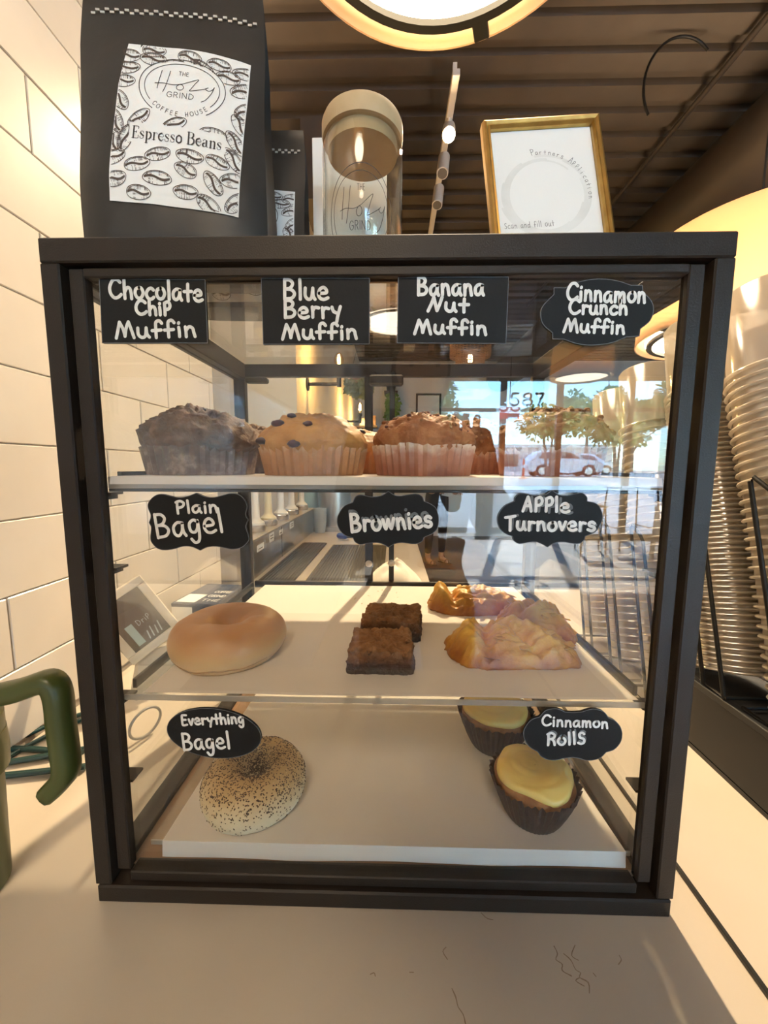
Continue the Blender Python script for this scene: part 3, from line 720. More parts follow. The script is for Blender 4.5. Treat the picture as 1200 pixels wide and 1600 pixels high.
sign('chalkboard_sign', 'black lobed sign with smeared hand-lettering Brownies', [(0.0059, 0.377), (0.0047, 0.3762), (0.0036, 0.3754), (0.0024, 0.3746), (0.0012, 0.3739), (-0.0001, 0.3734), (-0.0016, 0.373), (-0.0031, 0.3727), (-0.0048, 0.3725), (-0.0064, 0.3724), (-0.008, 0.3724), (-0.0096, 0.3726), (-0.0112, 0.373), (-0.0129, 0.3734), (-0.0144, 0.3738), (-0.0158, 0.3739), (-0.017, 0.3739), (-0.018, 0.3738), (-0.0189, 0.3736), (-0.0197, 0.3732), (-0.0205, 0.3727), (-0.0211, 0.372), (-0.0216, 0.3711), (-0.0221, 0.3701), (-0.0225, 0.369), (-0.023, 0.368), (-0.0244, 0.3674), (-0.0259, 0.3669), (-0.0273, 0.3664), (-0.0287, 0.3657), (-0.03, 0.3648), (-0.0311, 0.3637), (-0.0322, 0.3624), (-0.0332, 0.3609), (-0.034, 0.3595), (-0.0347, 0.3581), (-0.0353, 0.3568), (-0.0357, 0.3556), (-0.0359, 0.3543), (-0.036, 0.353), (-0.036, 0.3517), (-0.0358, 0.3503), (-0.0355, 0.3488), (-0.035, 0.3473), (-0.0344, 0.3458), (-0.0337, 0.3446), (-0.0328, 0.3435), (-0.0319, 0.3425), (-0.0308, 0.3416), (-0.0297, 0.3408), (-0.0286, 0.3402), (-0.0275, 0.3397), (-0.0264, 0.3394), (-0.0253, 0.3391), (-0.0241, 0.3389), (-0.023, 0.3386), (-0.0227, 0.3379), (-0.0224, 0.3371), (-0.022, 0.3363), (-0.0216, 0.3356), (-0.0211, 0.335), (-0.0204, 0.3345), (-0.0196, 0.334), (-0.0188, 0.3335), (-0.0178, 0.3332), (-0.0167, 0.333), (-0.0155, 0.3331), (-0.0141, 0.3334), (-0.0126, 0.3337), (-0.011, 0.3341), (-0.0096, 0.3343), (-0.0081, 0.3344), (-0.0066, 0.3345), (-0.0051, 0.3346), (-0.0037, 0.3346), (-0.0024, 0.3345), (-0.0013, 0.3344), (-0.0003, 0.3341), (0.0006, 0.3339), (0.0015, 0.3335), (0.0023, 0.3332), (0.0031, 0.3328), (0.0039, 0.3323), (0.0046, 0.3318), (0.0054, 0.3313), (0.0061, 0.3308), (0.0071, 0.3314), (0.008, 0.332), (0.009, 0.3326), (0.01, 0.3332), (0.011, 0.3337), (0.0122, 0.334), (0.0134, 0.3344), (0.0146, 0.3346), (0.0159, 0.3348), (0.0173, 0.3349), (0.0189, 0.3348), (0.0205, 0.3346), (0.0222, 0.3343), (0.0238, 0.3341), (0.0252, 0.3339), (0.0264, 0.3339), (0.0274, 0.3339), (0.0283, 0.3339), (0.0291, 0.334), (0.03, 0.3342), (0.0308, 0.3345), (0.0317, 0.3348), (0.0325, 0.3353), (0.0333, 0.3357), (0.0339, 0.3362), (0.0343, 0.3368), (0.0347, 0.3374), (0.0349, 0.3381), (0.0351, 0.3388), (0.0354, 0.3394), (0.0369, 0.3401), (0.0384, 0.3407), (0.0398, 0.3413), (0.0412, 0.3419), (0.0424, 0.3427), (0.0434, 0.3435), (0.0443, 0.3444), (0.0451, 0.3453), (0.0457, 0.3463), (0.0463, 0.3475), (0.0467, 0.3487), (0.047, 0.3501), (0.0472, 0.3516), (0.0473, 0.3531), (0.0473, 0.3546), (0.0471, 0.3562), (0.0468, 0.3579), (0.0463, 0.3596), (0.0458, 0.3612), (0.0452, 0.3625), (0.0446, 0.3635), (0.0439, 0.3644), (0.0431, 0.3651), (0.0422, 0.3657), (0.0412, 0.3664), (0.0401, 0.367), (0.0389, 0.3676), (0.0376, 0.3681), (0.0363, 0.3686), (0.035, 0.3691), (0.0347, 0.3699), (0.0344, 0.3707), (0.0342, 0.3716), (0.0338, 0.3723), (0.0334, 0.373), (0.0328, 0.3735), (0.0321, 0.374), (0.0313, 0.3744), (0.0304, 0.3747), (0.0294, 0.3749), (0.0284, 0.375), (0.0272, 0.375), (0.0259, 0.3748), (0.0246, 0.3747), (0.0232, 0.3745), (0.0217, 0.3743), (0.0201, 0.374), (0.0184, 0.3737), (0.0168, 0.3734), (0.0155, 0.3733), (0.0143, 0.3733), (0.0134, 0.3734), (0.0125, 0.3735), (0.0117, 0.3737), (0.0108, 0.3741), (0.0098, 0.3745), (0.0088, 0.3751), (0.0079, 0.3757), (0.0069, 0.3764)], [('Brownies', (-0.0246, 0.3434), (0.0419, 0.3482), 0.01476, 0.00274)], [('Brownies', (-0.025, 0.3454), (0.0392, 0.351), 0.01548, 0.00245)])
sign('chalkboard_sign', 'black lobed sign with smeared hand-lettering Apple Turnovers', [(0.1376, 0.3785), (0.1365, 0.3777), (0.1354, 0.3768), (0.1343, 0.3759), (0.1331, 0.3752), (0.1319, 0.3746), (0.1304, 0.3743), (0.1289, 0.3741), (0.1274, 0.3741), (0.1258, 0.3741), (0.1242, 0.3742), (0.1226, 0.3744), (0.121, 0.3748), (0.1194, 0.3752), (0.1179, 0.3755), (0.1165, 0.3757), (0.1152, 0.3758), (0.114, 0.3758), (0.1129, 0.3758), (0.112, 0.3756), (0.1111, 0.3753), (0.1103, 0.3748), (0.1097, 0.3742), (0.1091, 0.3735), (0.1087, 0.3728), (0.1083, 0.3722), (0.1081, 0.3716), (0.108, 0.3711), (0.1081, 0.3705), (0.1081, 0.37), (0.1081, 0.3695), (0.1066, 0.3688), (0.105, 0.3682), (0.1035, 0.3675), (0.102, 0.3668), (0.1007, 0.3659), (0.0995, 0.3648), (0.0984, 0.3636), (0.0974, 0.3623), (0.0966, 0.3609), (0.0959, 0.3596), (0.0954, 0.3584), (0.0951, 0.3571), (0.0949, 0.3559), (0.0949, 0.3546), (0.095, 0.3533), (0.0952, 0.352), (0.0955, 0.3507), (0.096, 0.3494), (0.0965, 0.3481), (0.0971, 0.347), (0.0978, 0.3461), (0.0987, 0.3452), (0.0996, 0.3444), (0.1005, 0.3437), (0.1016, 0.3431), (0.1026, 0.3425), (0.1038, 0.342), (0.105, 0.3416), (0.1063, 0.3412), (0.1075, 0.3408), (0.1077, 0.34), (0.1079, 0.3393), (0.1081, 0.3385), (0.1084, 0.3378), (0.1088, 0.3372), (0.1094, 0.3366), (0.1101, 0.336), (0.111, 0.3354), (0.1119, 0.335), (0.1128, 0.3347), (0.1138, 0.3346), (0.1148, 0.3347), (0.1159, 0.3348), (0.1171, 0.3351), (0.1182, 0.3353), (0.1194, 0.3355), (0.1207, 0.3357), (0.122, 0.336), (0.1232, 0.3362), (0.1244, 0.3363), (0.1255, 0.3362), (0.1266, 0.3362), (0.1277, 0.336), (0.1288, 0.3357), (0.1299, 0.3353), (0.1311, 0.3348), (0.1324, 0.3342), (0.1337, 0.3335), (0.135, 0.3327), (0.1363, 0.332), (0.1375, 0.3328), (0.1387, 0.3336), (0.1398, 0.3344), (0.1411, 0.3351), (0.1423, 0.3356), (0.1436, 0.336), (0.145, 0.3362), (0.1464, 0.3363), (0.1479, 0.3363), (0.1493, 0.3363), (0.1507, 0.3362), (0.1522, 0.3359), (0.1536, 0.3356), (0.155, 0.3353), (0.1563, 0.3351), (0.1575, 0.335), (0.1587, 0.3349), (0.1598, 0.3349), (0.1608, 0.335), (0.1617, 0.3352), (0.1626, 0.3356), (0.1635, 0.3361), (0.1642, 0.3367), (0.1649, 0.3374), (0.1654, 0.338), (0.1658, 0.3386), (0.1659, 0.3393), (0.166, 0.34), (0.1661, 0.3407), (0.1662, 0.3413), (0.1677, 0.3419), (0.1693, 0.3424), (0.1708, 0.3429), (0.1722, 0.3436), (0.1735, 0.3444), (0.1746, 0.3454), (0.1756, 0.3467), (0.1764, 0.348), (0.1771, 0.3494), (0.1777, 0.3507), (0.1783, 0.352), (0.1787, 0.3532), (0.179, 0.3544), (0.1792, 0.3557), (0.1792, 0.357), (0.179, 0.3584), (0.1787, 0.3599), (0.1781, 0.3614), (0.1775, 0.3628), (0.1769, 0.364), (0.1762, 0.3651), (0.1755, 0.366), (0.1747, 0.3669), (0.1738, 0.3676), (0.1728, 0.3682), (0.1716, 0.3687), (0.1703, 0.369), (0.1689, 0.3693), (0.1675, 0.3695), (0.1662, 0.3698), (0.1661, 0.3705), (0.1661, 0.3712), (0.1661, 0.3719), (0.1659, 0.3726), (0.1656, 0.3732), (0.165, 0.374), (0.1643, 0.3747), (0.1634, 0.3755), (0.1625, 0.3761), (0.1616, 0.3765), (0.1606, 0.3766), (0.1596, 0.3765), (0.1585, 0.3762), (0.1574, 0.3759), (0.1563, 0.3757), (0.1551, 0.3754), (0.154, 0.3751), (0.1528, 0.3748), (0.1515, 0.3745), (0.1502, 0.3743), (0.1489, 0.3743), (0.1475, 0.3742), (0.1461, 0.3743), (0.1447, 0.3745), (0.1433, 0.3748), (0.1421, 0.3754), (0.141, 0.3761), (0.1399, 0.3769), (0.1388, 0.3777)], [('Apple', (0.1148, 0.3613), (0.1525, 0.3611), 0.01188, 0.00245), ('Turnovers', (0.1015, 0.3456), (0.1738, 0.346), 0.01188, 0.00245)], [('Apple', (0.1174, 0.3621), (0.1549, 0.3596), 0.01188, 0.00216), ('Turnovers', (0.103, 0.3467), (0.1747, 0.3448), 0.01152, 0.00216)])
sign('chalkboard_sign', 'black oval sign hand-lettered Everything Bagel', [(-0.1052, 0.1601), (-0.1055, 0.1571), (-0.1064, 0.1542), (-0.1081, 0.1514), (-0.1104, 0.1488), (-0.1133, 0.1464), (-0.1169, 0.1443), (-0.1209, 0.1425), (-0.1254, 0.141), (-0.1303, 0.14), (-0.1355, 0.1393), (-0.1409, 0.139), (-0.1464, 0.1391), (-0.1519, 0.1396), (-0.1573, 0.1406), (-0.1625, 0.1419), (-0.1675, 0.1436), (-0.1721, 0.1456), (-0.1763, 0.1479), (-0.1799, 0.1504), (-0.183, 0.1532), (-0.1855, 0.1561), (-0.1873, 0.1591), (-0.1884, 0.1622), (-0.1888, 0.1652), (-0.1884, 0.1683), (-0.1874, 0.1712), (-0.1857, 0.174), (-0.1833, 0.1766), (-0.1803, 0.1789), (-0.1767, 0.181), (-0.1727, 0.1827), (-0.1682, 0.1841), (-0.1633, 0.1851), (-0.1582, 0.1858), (-0.1529, 0.186), (-0.1475, 0.1859), (-0.1421, 0.1854), (-0.1367, 0.1845), (-0.1316, 0.1832), (-0.1267, 0.1815), (-0.1221, 0.1796), (-0.118, 0.1773), (-0.1143, 0.1748), (-0.1112, 0.1721), (-0.1087, 0.1693), (-0.1069, 0.1663), (-0.1057, 0.1632)], [('Everything', (-0.1752, 0.1699), (-0.1195, 0.1731), 0.00986, 0.00204), ('Bagel', (-0.1754, 0.1461), (-0.1326, 0.1492), 0.01598, 0.00231)], [])
sign('chalkboard_sign', 'black cloud-shaped sign hand-lettered Cinnamon Rolls', [(0.1584, 0.1882), (0.1574, 0.1888), (0.1564, 0.1893), (0.1554, 0.1898), (0.1543, 0.1903), (0.1533, 0.1906), (0.1522, 0.1909), (0.1512, 0.191), (0.1501, 0.1911), (0.149, 0.1911), (0.1479, 0.191), (0.1467, 0.1908), (0.1454, 0.1906), (0.1442, 0.1903), (0.1429, 0.1898), (0.1418, 0.1892), (0.1408, 0.1883), (0.1398, 0.1871), (0.1389, 0.1858), (0.138, 0.1845), (0.1371, 0.1833), (0.1356, 0.1827), (0.1341, 0.1823), (0.1326, 0.1817), (0.1311, 0.1811), (0.1299, 0.1802), (0.1287, 0.179), (0.1276, 0.1776), (0.1266, 0.176), (0.1258, 0.1744), (0.1251, 0.173), (0.1246, 0.1717), (0.1243, 0.1706), (0.1241, 0.1694), (0.124, 0.1683), (0.1241, 0.1671), (0.1242, 0.1658), (0.1245, 0.1644), (0.125, 0.163), (0.1255, 0.1616), (0.1261, 0.1603), (0.1267, 0.1591), (0.1275, 0.158), (0.1283, 0.1569), (0.1292, 0.1559), (0.1302, 0.1549), (0.1314, 0.154), (0.1326, 0.1533), (0.134, 0.1526), (0.1353, 0.1519), (0.1366, 0.1512), (0.1374, 0.1502), (0.1382, 0.1491), (0.1389, 0.148), (0.1398, 0.147), (0.1408, 0.1462), (0.1421, 0.1454), (0.1435, 0.1447), (0.145, 0.1441), (0.1466, 0.1436), (0.148, 0.1433), (0.1493, 0.1432), (0.1506, 0.1432), (0.1519, 0.1433), (0.1531, 0.1435), (0.1542, 0.1437), (0.1552, 0.1439), (0.1561, 0.1441), (0.157, 0.1444), (0.1578, 0.1447), (0.1587, 0.145), (0.1605, 0.1453), (0.1622, 0.1456), (0.164, 0.1459), (0.1657, 0.1462), (0.1674, 0.1463), (0.1689, 0.1462), (0.1703, 0.146), (0.1717, 0.1457), (0.1731, 0.1454), (0.1745, 0.1451), (0.1754, 0.1448), (0.1763, 0.1445), (0.1772, 0.1442), (0.1782, 0.1439), (0.1792, 0.1437), (0.1804, 0.1436), (0.1816, 0.1436), (0.1829, 0.1437), (0.1842, 0.1438), (0.1854, 0.1441), (0.1867, 0.1445), (0.188, 0.1449), (0.1892, 0.1454), (0.1904, 0.1461), (0.1915, 0.1468), (0.1924, 0.1476), (0.1933, 0.1485), (0.1941, 0.1495), (0.1949, 0.1506), (0.1957, 0.1516), (0.1971, 0.1521), (0.1986, 0.1526), (0.2, 0.1532), (0.2014, 0.1538), (0.2026, 0.1547), (0.2037, 0.1557), (0.2048, 0.1569), (0.2057, 0.1583), (0.2065, 0.1597), (0.2072, 0.1611), (0.2077, 0.1626), (0.208, 0.1641), (0.2082, 0.1657), (0.2082, 0.1672), (0.2082, 0.1687), (0.208, 0.1701), (0.2077, 0.1715), (0.2073, 0.1728), (0.2068, 0.1741), (0.2062, 0.1754), (0.2054, 0.1766), (0.2046, 0.1777), (0.2036, 0.1788), (0.2026, 0.1798), (0.2016, 0.1807), (0.2005, 0.1814), (0.1993, 0.182), (0.1981, 0.1825), (0.1968, 0.183), (0.1956, 0.1835), (0.1949, 0.1845), (0.1942, 0.1856), (0.1935, 0.1866), (0.1927, 0.1876), (0.1918, 0.1884), (0.1909, 0.1891), (0.1898, 0.1897), (0.1887, 0.1901), (0.1875, 0.1905), (0.1863, 0.1908), (0.1852, 0.1911), (0.184, 0.1912), (0.1828, 0.1913), (0.1815, 0.1913), (0.1802, 0.1911), (0.1787, 0.1908), (0.1773, 0.1903), (0.1757, 0.1897), (0.1742, 0.1891), (0.1726, 0.1885), (0.1713, 0.1883), (0.1699, 0.1882), (0.1685, 0.188), (0.1672, 0.1879), (0.1658, 0.1878), (0.1643, 0.1878), (0.1629, 0.1879), (0.1614, 0.188), (0.1599, 0.1881)], [('Cinnamon', (0.1392, 0.1754), (0.1959, 0.1743), 0.00952, 0.0019), ('RollS', (0.1449, 0.1573), (0.1775, 0.1592), 0.01122, 0.00218)], [('RollS', (0.146, 0.159), (0.1785, 0.1614), 0.01122, 0.00177)])

# ------------------------------------------------------------------ pastries
PT, PM, PB = ZT + .0011, ZM + .0011, ZB + .0011        # top of the parchment on each level
M_['choc'] = tricolor('chocolate crumb', [(0.30, (0.050, 0.019, 0.010)), (0.5, (0.120, 0.052, 0.026)), (0.68, (0.22, 0.110, 0.058))], 55, 0.75, 0.8, 200)
M_['choc_paper'] = tricolor('brown greaseproof paper', [(0.3, (0.085, 0.050, 0.036)), (0.52, (0.16, 0.105, 0.08)), (0.70, (0.36, 0.28, 0.23))], 70, 0.55, 0.2, 200)
M_['blue_crust'] = tricolor('golden muffin crust', [(0.30, (0.36, 0.155, 0.040)), (0.5, (0.50, 0.235, 0.062)), (0.72, (0.62, 0.34, 0.12))], 34, 0.6, 0.35, 190, spec=0.5)
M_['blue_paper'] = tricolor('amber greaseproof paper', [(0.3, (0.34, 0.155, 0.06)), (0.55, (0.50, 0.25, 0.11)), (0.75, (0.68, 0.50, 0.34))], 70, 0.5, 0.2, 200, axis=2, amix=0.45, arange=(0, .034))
M_['nut_crust'] = tricolor('reddish nut muffin crust', [(0.30, (0.20, 0.070, 0.030)), (0.5, (0.33, 0.125, 0.050)), (0.72, (0.50, 0.24, 0.105))], 46, 0.65, 0.5, 170)
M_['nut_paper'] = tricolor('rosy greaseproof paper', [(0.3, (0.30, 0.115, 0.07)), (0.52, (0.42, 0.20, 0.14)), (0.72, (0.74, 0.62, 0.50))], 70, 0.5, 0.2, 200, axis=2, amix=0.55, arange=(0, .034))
M_['cin_crust'] = tricolor('brown cinnamon crust', [(0.30, (0.17, 0.07, 0.03)), (0.5, (0.30, 0.14, 0.06)), (0.72, (0.46, 0.26, 0.13))], 46, 0.7, 0.5, 170)
M_['berry'] = mat('baked blueberry', (0.020, 0.012, 0.022), 0.35, var=(0.07, 0.02, 0.04), vscale=120)
M_['nut'] = mat('chopped pecan', (0.20, 0.085, 0.04), 0.6, var=(0.42, 0.22, 0.10), vscale=90)
M_['purple_crumb'] = mat('dark toasted crumb', (0.11, 0.035, 0.035), 0.6)
M_['crumb'] = mat('streusel crumb', (0.34, 0.17, 0.075), 0.8, var=(0.5, 0.29, 0.14), vscale=80)

def profile(pts, n):
    q = catmull(pts, 8)
    L_ = [0]
    for a, b in zip(q[:-1], q[1:]): L_.append(L_[-1] + math.dist(a, b))
    out = []; j = 0
    for i in range(n):
        s = L_[-1] * i / (n - 1)
        while j < len(q) - 2 and L_[j + 1] < s: j += 1
        t = (s - L_[j]) / max(L_[j + 1] - L_[j], 1e-9)
        out.append(tuple(a + (b - a) * t for a, b in zip(q[j], q[j + 1])))
    return out

def muffin(name, label, cat, loc, crust, papr, rb, rw, hw, rc, hc, seed, pleats=38, rough=.0035, lump=0.10, peak=(0, 0), group=None, crack=0.0, rz=0.0):
    """hw wrapper height, rc crown radius, hc crown height above wrapper rim"""
    t = thing(name, label, cat, loc, rz, group)
    rng = random.Random(seed)
    na = pleats * 2
    wb = MB()
    vs = []; rows = 8
    ph = [rng.uniform(.4, 1.2) for _ in range(na)]
    for i in range(rows):
        f = i / (rows - 1)
        for k in range(na):
            a = 2 * PI * k / na
            r = rb + (rw - rb) * f
            r *= 1 + (.010 + .022 * f * ph[k]) * (1 if k % 2 else -1)
            z = hw * f
            if i == rows - 1: z += .0012 * rng.uniform(-1, 1) + .0012 * noise.noise(Vector((a * 2, seed, 1)))
            vs.append((r * math.cos(a), r * math.sin(a), z))
    fs = [(i * na + k, i * na + (k + 1) % na, (i + 1) * na + (k + 1) % na, (i + 1) * na + k) for i in range(rows - 1) for k in range(na)]
    fs.append(tuple(range(na))[::-1])
    wb.add(vs, fs)
    wb.build('wrapper', papr, t, True, 25)
    pr = profile([(rb * .9, .004), (rw * .955, hw * .8), (rc * .985, hw + .002), (rc, hw + hc * .16), (rc * .93, hw + hc * .42), (rc * .68, hw + hc * .74), (rc * .34, hw + hc * .95), (0.0006, hw + hc)], 40)
    nk = 84
    cb = MB(); vs = []
    for (r, z) in pr:
        for k in range(nk):
            a = 2 * PI * k / nk
            x, yv = math.cos(a), math.sin(a)
            f = max(0, min(1, (z - hw) / hc))
            ou = min(1.0, max(0.0, (z - hw * .8) / .004))
            s = 1 + ou * (lump * noise.noise(Vector((x * 1.3, yv * 1.3, seed + z * 20))))
            px, py = r * x * s + peak[0] * f, r * yv * s + peak[1] * f
            zz = z + ou * (hc * .16 * f * noise.noise(Vector((px * 34, py * 34, seed * 1.7))))
            q = Vector((px * 90, py * 90, zz * 90 + seed))
            d = rough * (fbm(q, 5) * .8) * ou
            if crack:
                c_ = abs(noise.noise(Vector((px * 42 + seed, py * 42, zz * 42))))
                d -= crack * max(0, 0.10 - c_) / .10 * ou * min(1, f * 2.5)
            rr = Vector((px, py, (zz - hw) * 1.1)).normalized() if f > 0 else Vector((x, yv, 0))
            vs.append((px + rr.x * d, py + rr.y * d, zz + rr.z * d))
    n = len(pr)
    fs = [(i * nk + k, i * nk + (k + 1) % nk, (i + 1) * nk + (k + 1) % nk, (i + 1) * nk + k) for i in range(n - 1) for k in range(nk)]
    fs.append(tuple((n - 1) * nk + k for k in range(nk)))
    cb.add(vs, fs)
    cb.build('crown', crust, t, True, 180)
    t_pts = [Vector(v) for v in vs]
    return t, t_pts, hw
def blob(mb, c, r, seed, sq=(1, 1, 1), n=6):
    vs = []; fs = []
    for i in range(n + 1):
        th = PI * i / n
        for k in range(n + 2):
            a = 2 * PI * k / (n + 2)
            d = Vector((math.sin(th) * math.cos(a), math.sin(th) * math.sin(a), math.cos(th)))
            s = r * (1 + .28 * noise.noise(d * 1.8 + Vector((seed * 3.1, seed, 0))))
            vs.append((c[0] + d.x * s * sq[0], c[1] + d.y * s * sq[1], c[2] + d.z * s * sq[2]))
    m = n + 2
    fs = [(i * m + k, i * m + (k + 1) % m, (i + 1) * m + (k + 1) % m, (i + 1) * m + k) for i in range(n) for k in range(m)]
    mb.add(vs, fs)
def scatter(pts, hw, seed, n, rmin, rmax, zmin, rad, bias=None):
    rng = random.Random(seed); mb = MB()
    c = [q for q in pts if q.z > zmin and (bias is None or bias(q))]
    for i in range(n):
        q = rng.choice(c)
        r = rng.uniform(rmin, rmax)
        blob(mb, q + Vector((rng.uniform(-1, 1), rng.uniform(-1, 1), rng.uniform(0, .6))) * .0012, r, seed + i, (1, rng.uniform(.6, 1), rng.uniform(.5, .9)), 4)
    return mb
# chocolate chip
t, q, hw = muffin('muffin', 'wide dark chocolate chip muffin at the left end of the upper shelf', 'muffin', (-0.1870, 0.0930, PT), 'choc', 'choc_paper', .0500, .0545, .0270, .0585, .0400, 4, rough=.0048, lump=.11, peak=(.0005, 0), crack=.0035)
bb = MB()
rng = random.Random(3)
for i in range(8):
    v = rng.choice([p_ for p_ in q if p_.z > hw + .008 and p_.y < .02]); blob(bb, v, .0028, i, (1, 1, .7), 5)
bb.build('chocolate_chips', mat('melted chip', (0.016, 0.008, 0.006), 0.35), t, True, 180)['kind'] = 'stuff'
t, q, hw = muffin('muffin', 'second chocolate chip muffin, behind the wide front one', 'muffin', (-0.1700, 0.2080, PT), 'choc', 'choc_paper', .0470, .0520, .0270, .0560, .0330, 14, rough=.0045, lump=.07, crack=.003)
# blueberry
def berries(t, q, hw, seed, n):
    rng = random.Random(seed)
    c = [p_ for p_ in q if p_.z > hw + .003 and p_.y < .012]
    for i in range(n):
        v = rng.choice(c); m = MB(); blob(m, v * .985, rng.uniform(.0042, .0058), seed + i, (1, .8, .75), 7)
        m.build('blueberry', 'berry', t, True, 180)
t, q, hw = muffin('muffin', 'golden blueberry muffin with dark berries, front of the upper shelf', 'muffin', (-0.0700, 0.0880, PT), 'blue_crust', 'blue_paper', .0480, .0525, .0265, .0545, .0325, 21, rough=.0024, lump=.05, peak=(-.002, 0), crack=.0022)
for (x, z, r) in ((-.0245, hw + .0205, .0050), (-.0400, hw + .0050, .0056), (.0030, hw + .0200, .0040), (-.0070, hw + .0015, .0052), (-.0150, hw + .0290, .0036)):
    m = MB(); yy = min([p_.y for p_ in q if abs(p_.x - x) < .004 and abs(p_.z - z) < .004] or [-.03])
    blob(m, (x, yy + .0024, z), r, x * 300, (1.15, .75, .62), 8); m.build('blueberry', 'berry', t, True, 180)
t, q, hw = muffin('muffin', 'second blueberry muffin, behind the front golden one', 'muffin', (-0.0350, 0.2020, PT), 'blue_crust', 'blue_paper', .0460, .0510, .0265, .0530, .0270, 23, rough=.0024, lump=.05)
berries(t, q, hw, 5, 4)
# banana nut
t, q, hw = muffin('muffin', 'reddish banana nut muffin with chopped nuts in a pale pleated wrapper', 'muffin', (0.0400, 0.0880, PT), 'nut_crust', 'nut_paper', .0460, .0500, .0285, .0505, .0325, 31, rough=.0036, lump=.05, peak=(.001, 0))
scatter(q, hw, 1, 90, .0011, .0028, hw + .013, 0).build('chopped_nuts', 'nut', t, True, 180)['kind'] = 'stuff'
scatter(q, hw, 2, 40, .0012, .0024, hw + .010, 0).build('dark_crumbs', 'purple_crumb', t, True, 180)['kind'] = 'stuff'
# cinnamon crunch
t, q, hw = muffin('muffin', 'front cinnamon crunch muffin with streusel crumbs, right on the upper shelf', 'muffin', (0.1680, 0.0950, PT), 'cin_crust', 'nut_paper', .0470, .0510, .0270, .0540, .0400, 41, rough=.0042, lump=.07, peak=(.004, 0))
scatter(q, hw, 3, 150, .0012, .0034, hw + .006, 0).build('streusel', 'crumb', t, True, 180)['kind'] = 'stuff'
t, q, hw = muffin('muffin', 'second cinnamon crunch muffin, back between banana nut and front one', 'muffin', (0.1150, 0.2120, PT), 'cin_crust', 'nut_paper', .0460, .0500, .0270, .0530, .0420, 43, rough=.0042, lump=.07)
scatter(q, hw, 4, 130, .0012, .0034, hw + .006, 0).build('streusel', 'crumb', t, True, 180)['kind'] = 'stuff'

# bagels
M_['bagel'] = tricolor('shiny plain bagel crust', [(0.22, (0.66, 0.44, 0.21)), (0.42, (0.62, 0.36, 0.14)), (0.62, (0.55, 0.27, 0.085)), (0.8, (0.47, 0.205, 0.055))], 26, 0.42, 0.10, 120, axis=2, amix=0.72, arange=(-.012, .020), spec=0.55)
M_['bagel2'] = tricolor('pale seeded bagel crust', [(0.25, (0.82, 0.73, 0.54)), (0.5, (0.74, 0.60, 0.38)), (0.75, (0.56, 0.37, 0.17))], 30, 0.5, 0.12, 120, axis=2, amix=0.6, arange=(-.014, .022))
M_['crease'] = mat('bagel crease', (0.36, 0.20, 0.08), 0.6)
M_['seed_dark'] = mat('poppy and onion seeds', (0.060, 0.024, 0.012), 0.5)
M_['seed_pale'] = mat('sesame seeds', (0.70, 0.52, 0.28), 0.5)
def bagel_fn(R, a_, h, seed, base):
    def fn(u_, v_):
        an = 2 * PI * u_; th = 2 * PI * v_ + PI * .5
        c, s = math.cos(th), math.sin(th)
        rr = R + a_ * (abs(c) ** .9) * (1 if c > 0 else -1) * (1 + .05 * noise.noise(Vector((math.cos(an), math.sin(an), seed))))
        z = h * s * (1 + .07 * noise.noise(Vector((math.cos(an) * 1.4, math.sin(an) * 1.4, seed + 4))))
        z = max(z, -h * base)
        w = 1 + .035 * noise.noise(Vector((math.cos(an) * 1.2 + 7, math.sin(an) * 1.2, seed)))
        d = .0006 * fbm((rr * math.cos(an) * 60, rr * math.sin(an) * 60, z * 60 + seed), 3)
        return (rr * w * math.cos(an), rr * w * math.sin(an), z + d)
    return fn
t = thing('bagel', 'smooth golden plain bagel on the middle shelf', 'bagel', (-0.1700, 0.1000, PM + .0186), 0.3)
fn = bagel_fn(.0345, .0262, .0235, 2, .76)
MB().grid(lambda u_, v_: fn(u_, min(v_, 1)), 96, 48, True).build('crust', 'bagel', t, True, 180)
cr = MB()
cp = []
for k in range(22):
    an = -2.75 + 1.95 * k / 21
    q = fn((an / (2 * PI)) % 1, .672 + .008 * math.sin(k * .7))
    cp.append((q[0] * 1.000, q[1] * 1.000, q[2]))
cr.tube(catmull(cp, 3), [.0003 + .0005 * math.sin(PI * i / 63.0) for i in range(64)], 6)
cr.build('crease', 'crease', t, True, 180)
t.rotation_euler = (0, 0, 0.3)

t = thing('bagel', 'seeded everything bagel tilted on the lowest tray', 'bagel', (-0.1370, 0.0720, PB + .0182), 0)
fn2 = bagel_fn(.0305, .0235, .0225, 9, .78)
MB().grid(fn2, 84, 44, True).build('crust', 'bagel2', t, True, 180)
rng = random.Random(12)
sd, sp = MB(), MB()
def seed_at(mb, fnn, u_, v_, ln, wd):
    p_ = Vector(fnn(u_, v_)); a = Vector(fnn((u_ + .004) % 1, v_)) - p_; b = Vector(fnn(u_, v_ + .006)) - p_
    if a.length < 1e-6 or b.length < 1e-6: return
    nn = a.cross(b).normalized()
    if nn.dot(Vector((p_.x, p_.y, 0)).normalized() * -.0 + Vector((0, 0, 1)) * (1 if p_.z > 0 else -1)) < 0: nn = -nn
    an = rng.uniform(0, PI); e1 = (a.normalized() * math.cos(an) + b.normalized() * math.sin(an)).normalized(); e2 = nn.cross(e1)
    c = p_ + nn * wd * .3
    vs = [c + e1 * ln, c - e1 * ln, c + e2 * wd, c - e2 * wd, c + nn * wd * .7, c - nn * wd * .7]
    mb.add(vs, [(0, 2, 4), (2, 1, 4), (1, 3, 4), (3, 0, 4), (2, 0, 5), (1, 2, 5), (3, 1, 5), (0, 3, 5)])
made = 0
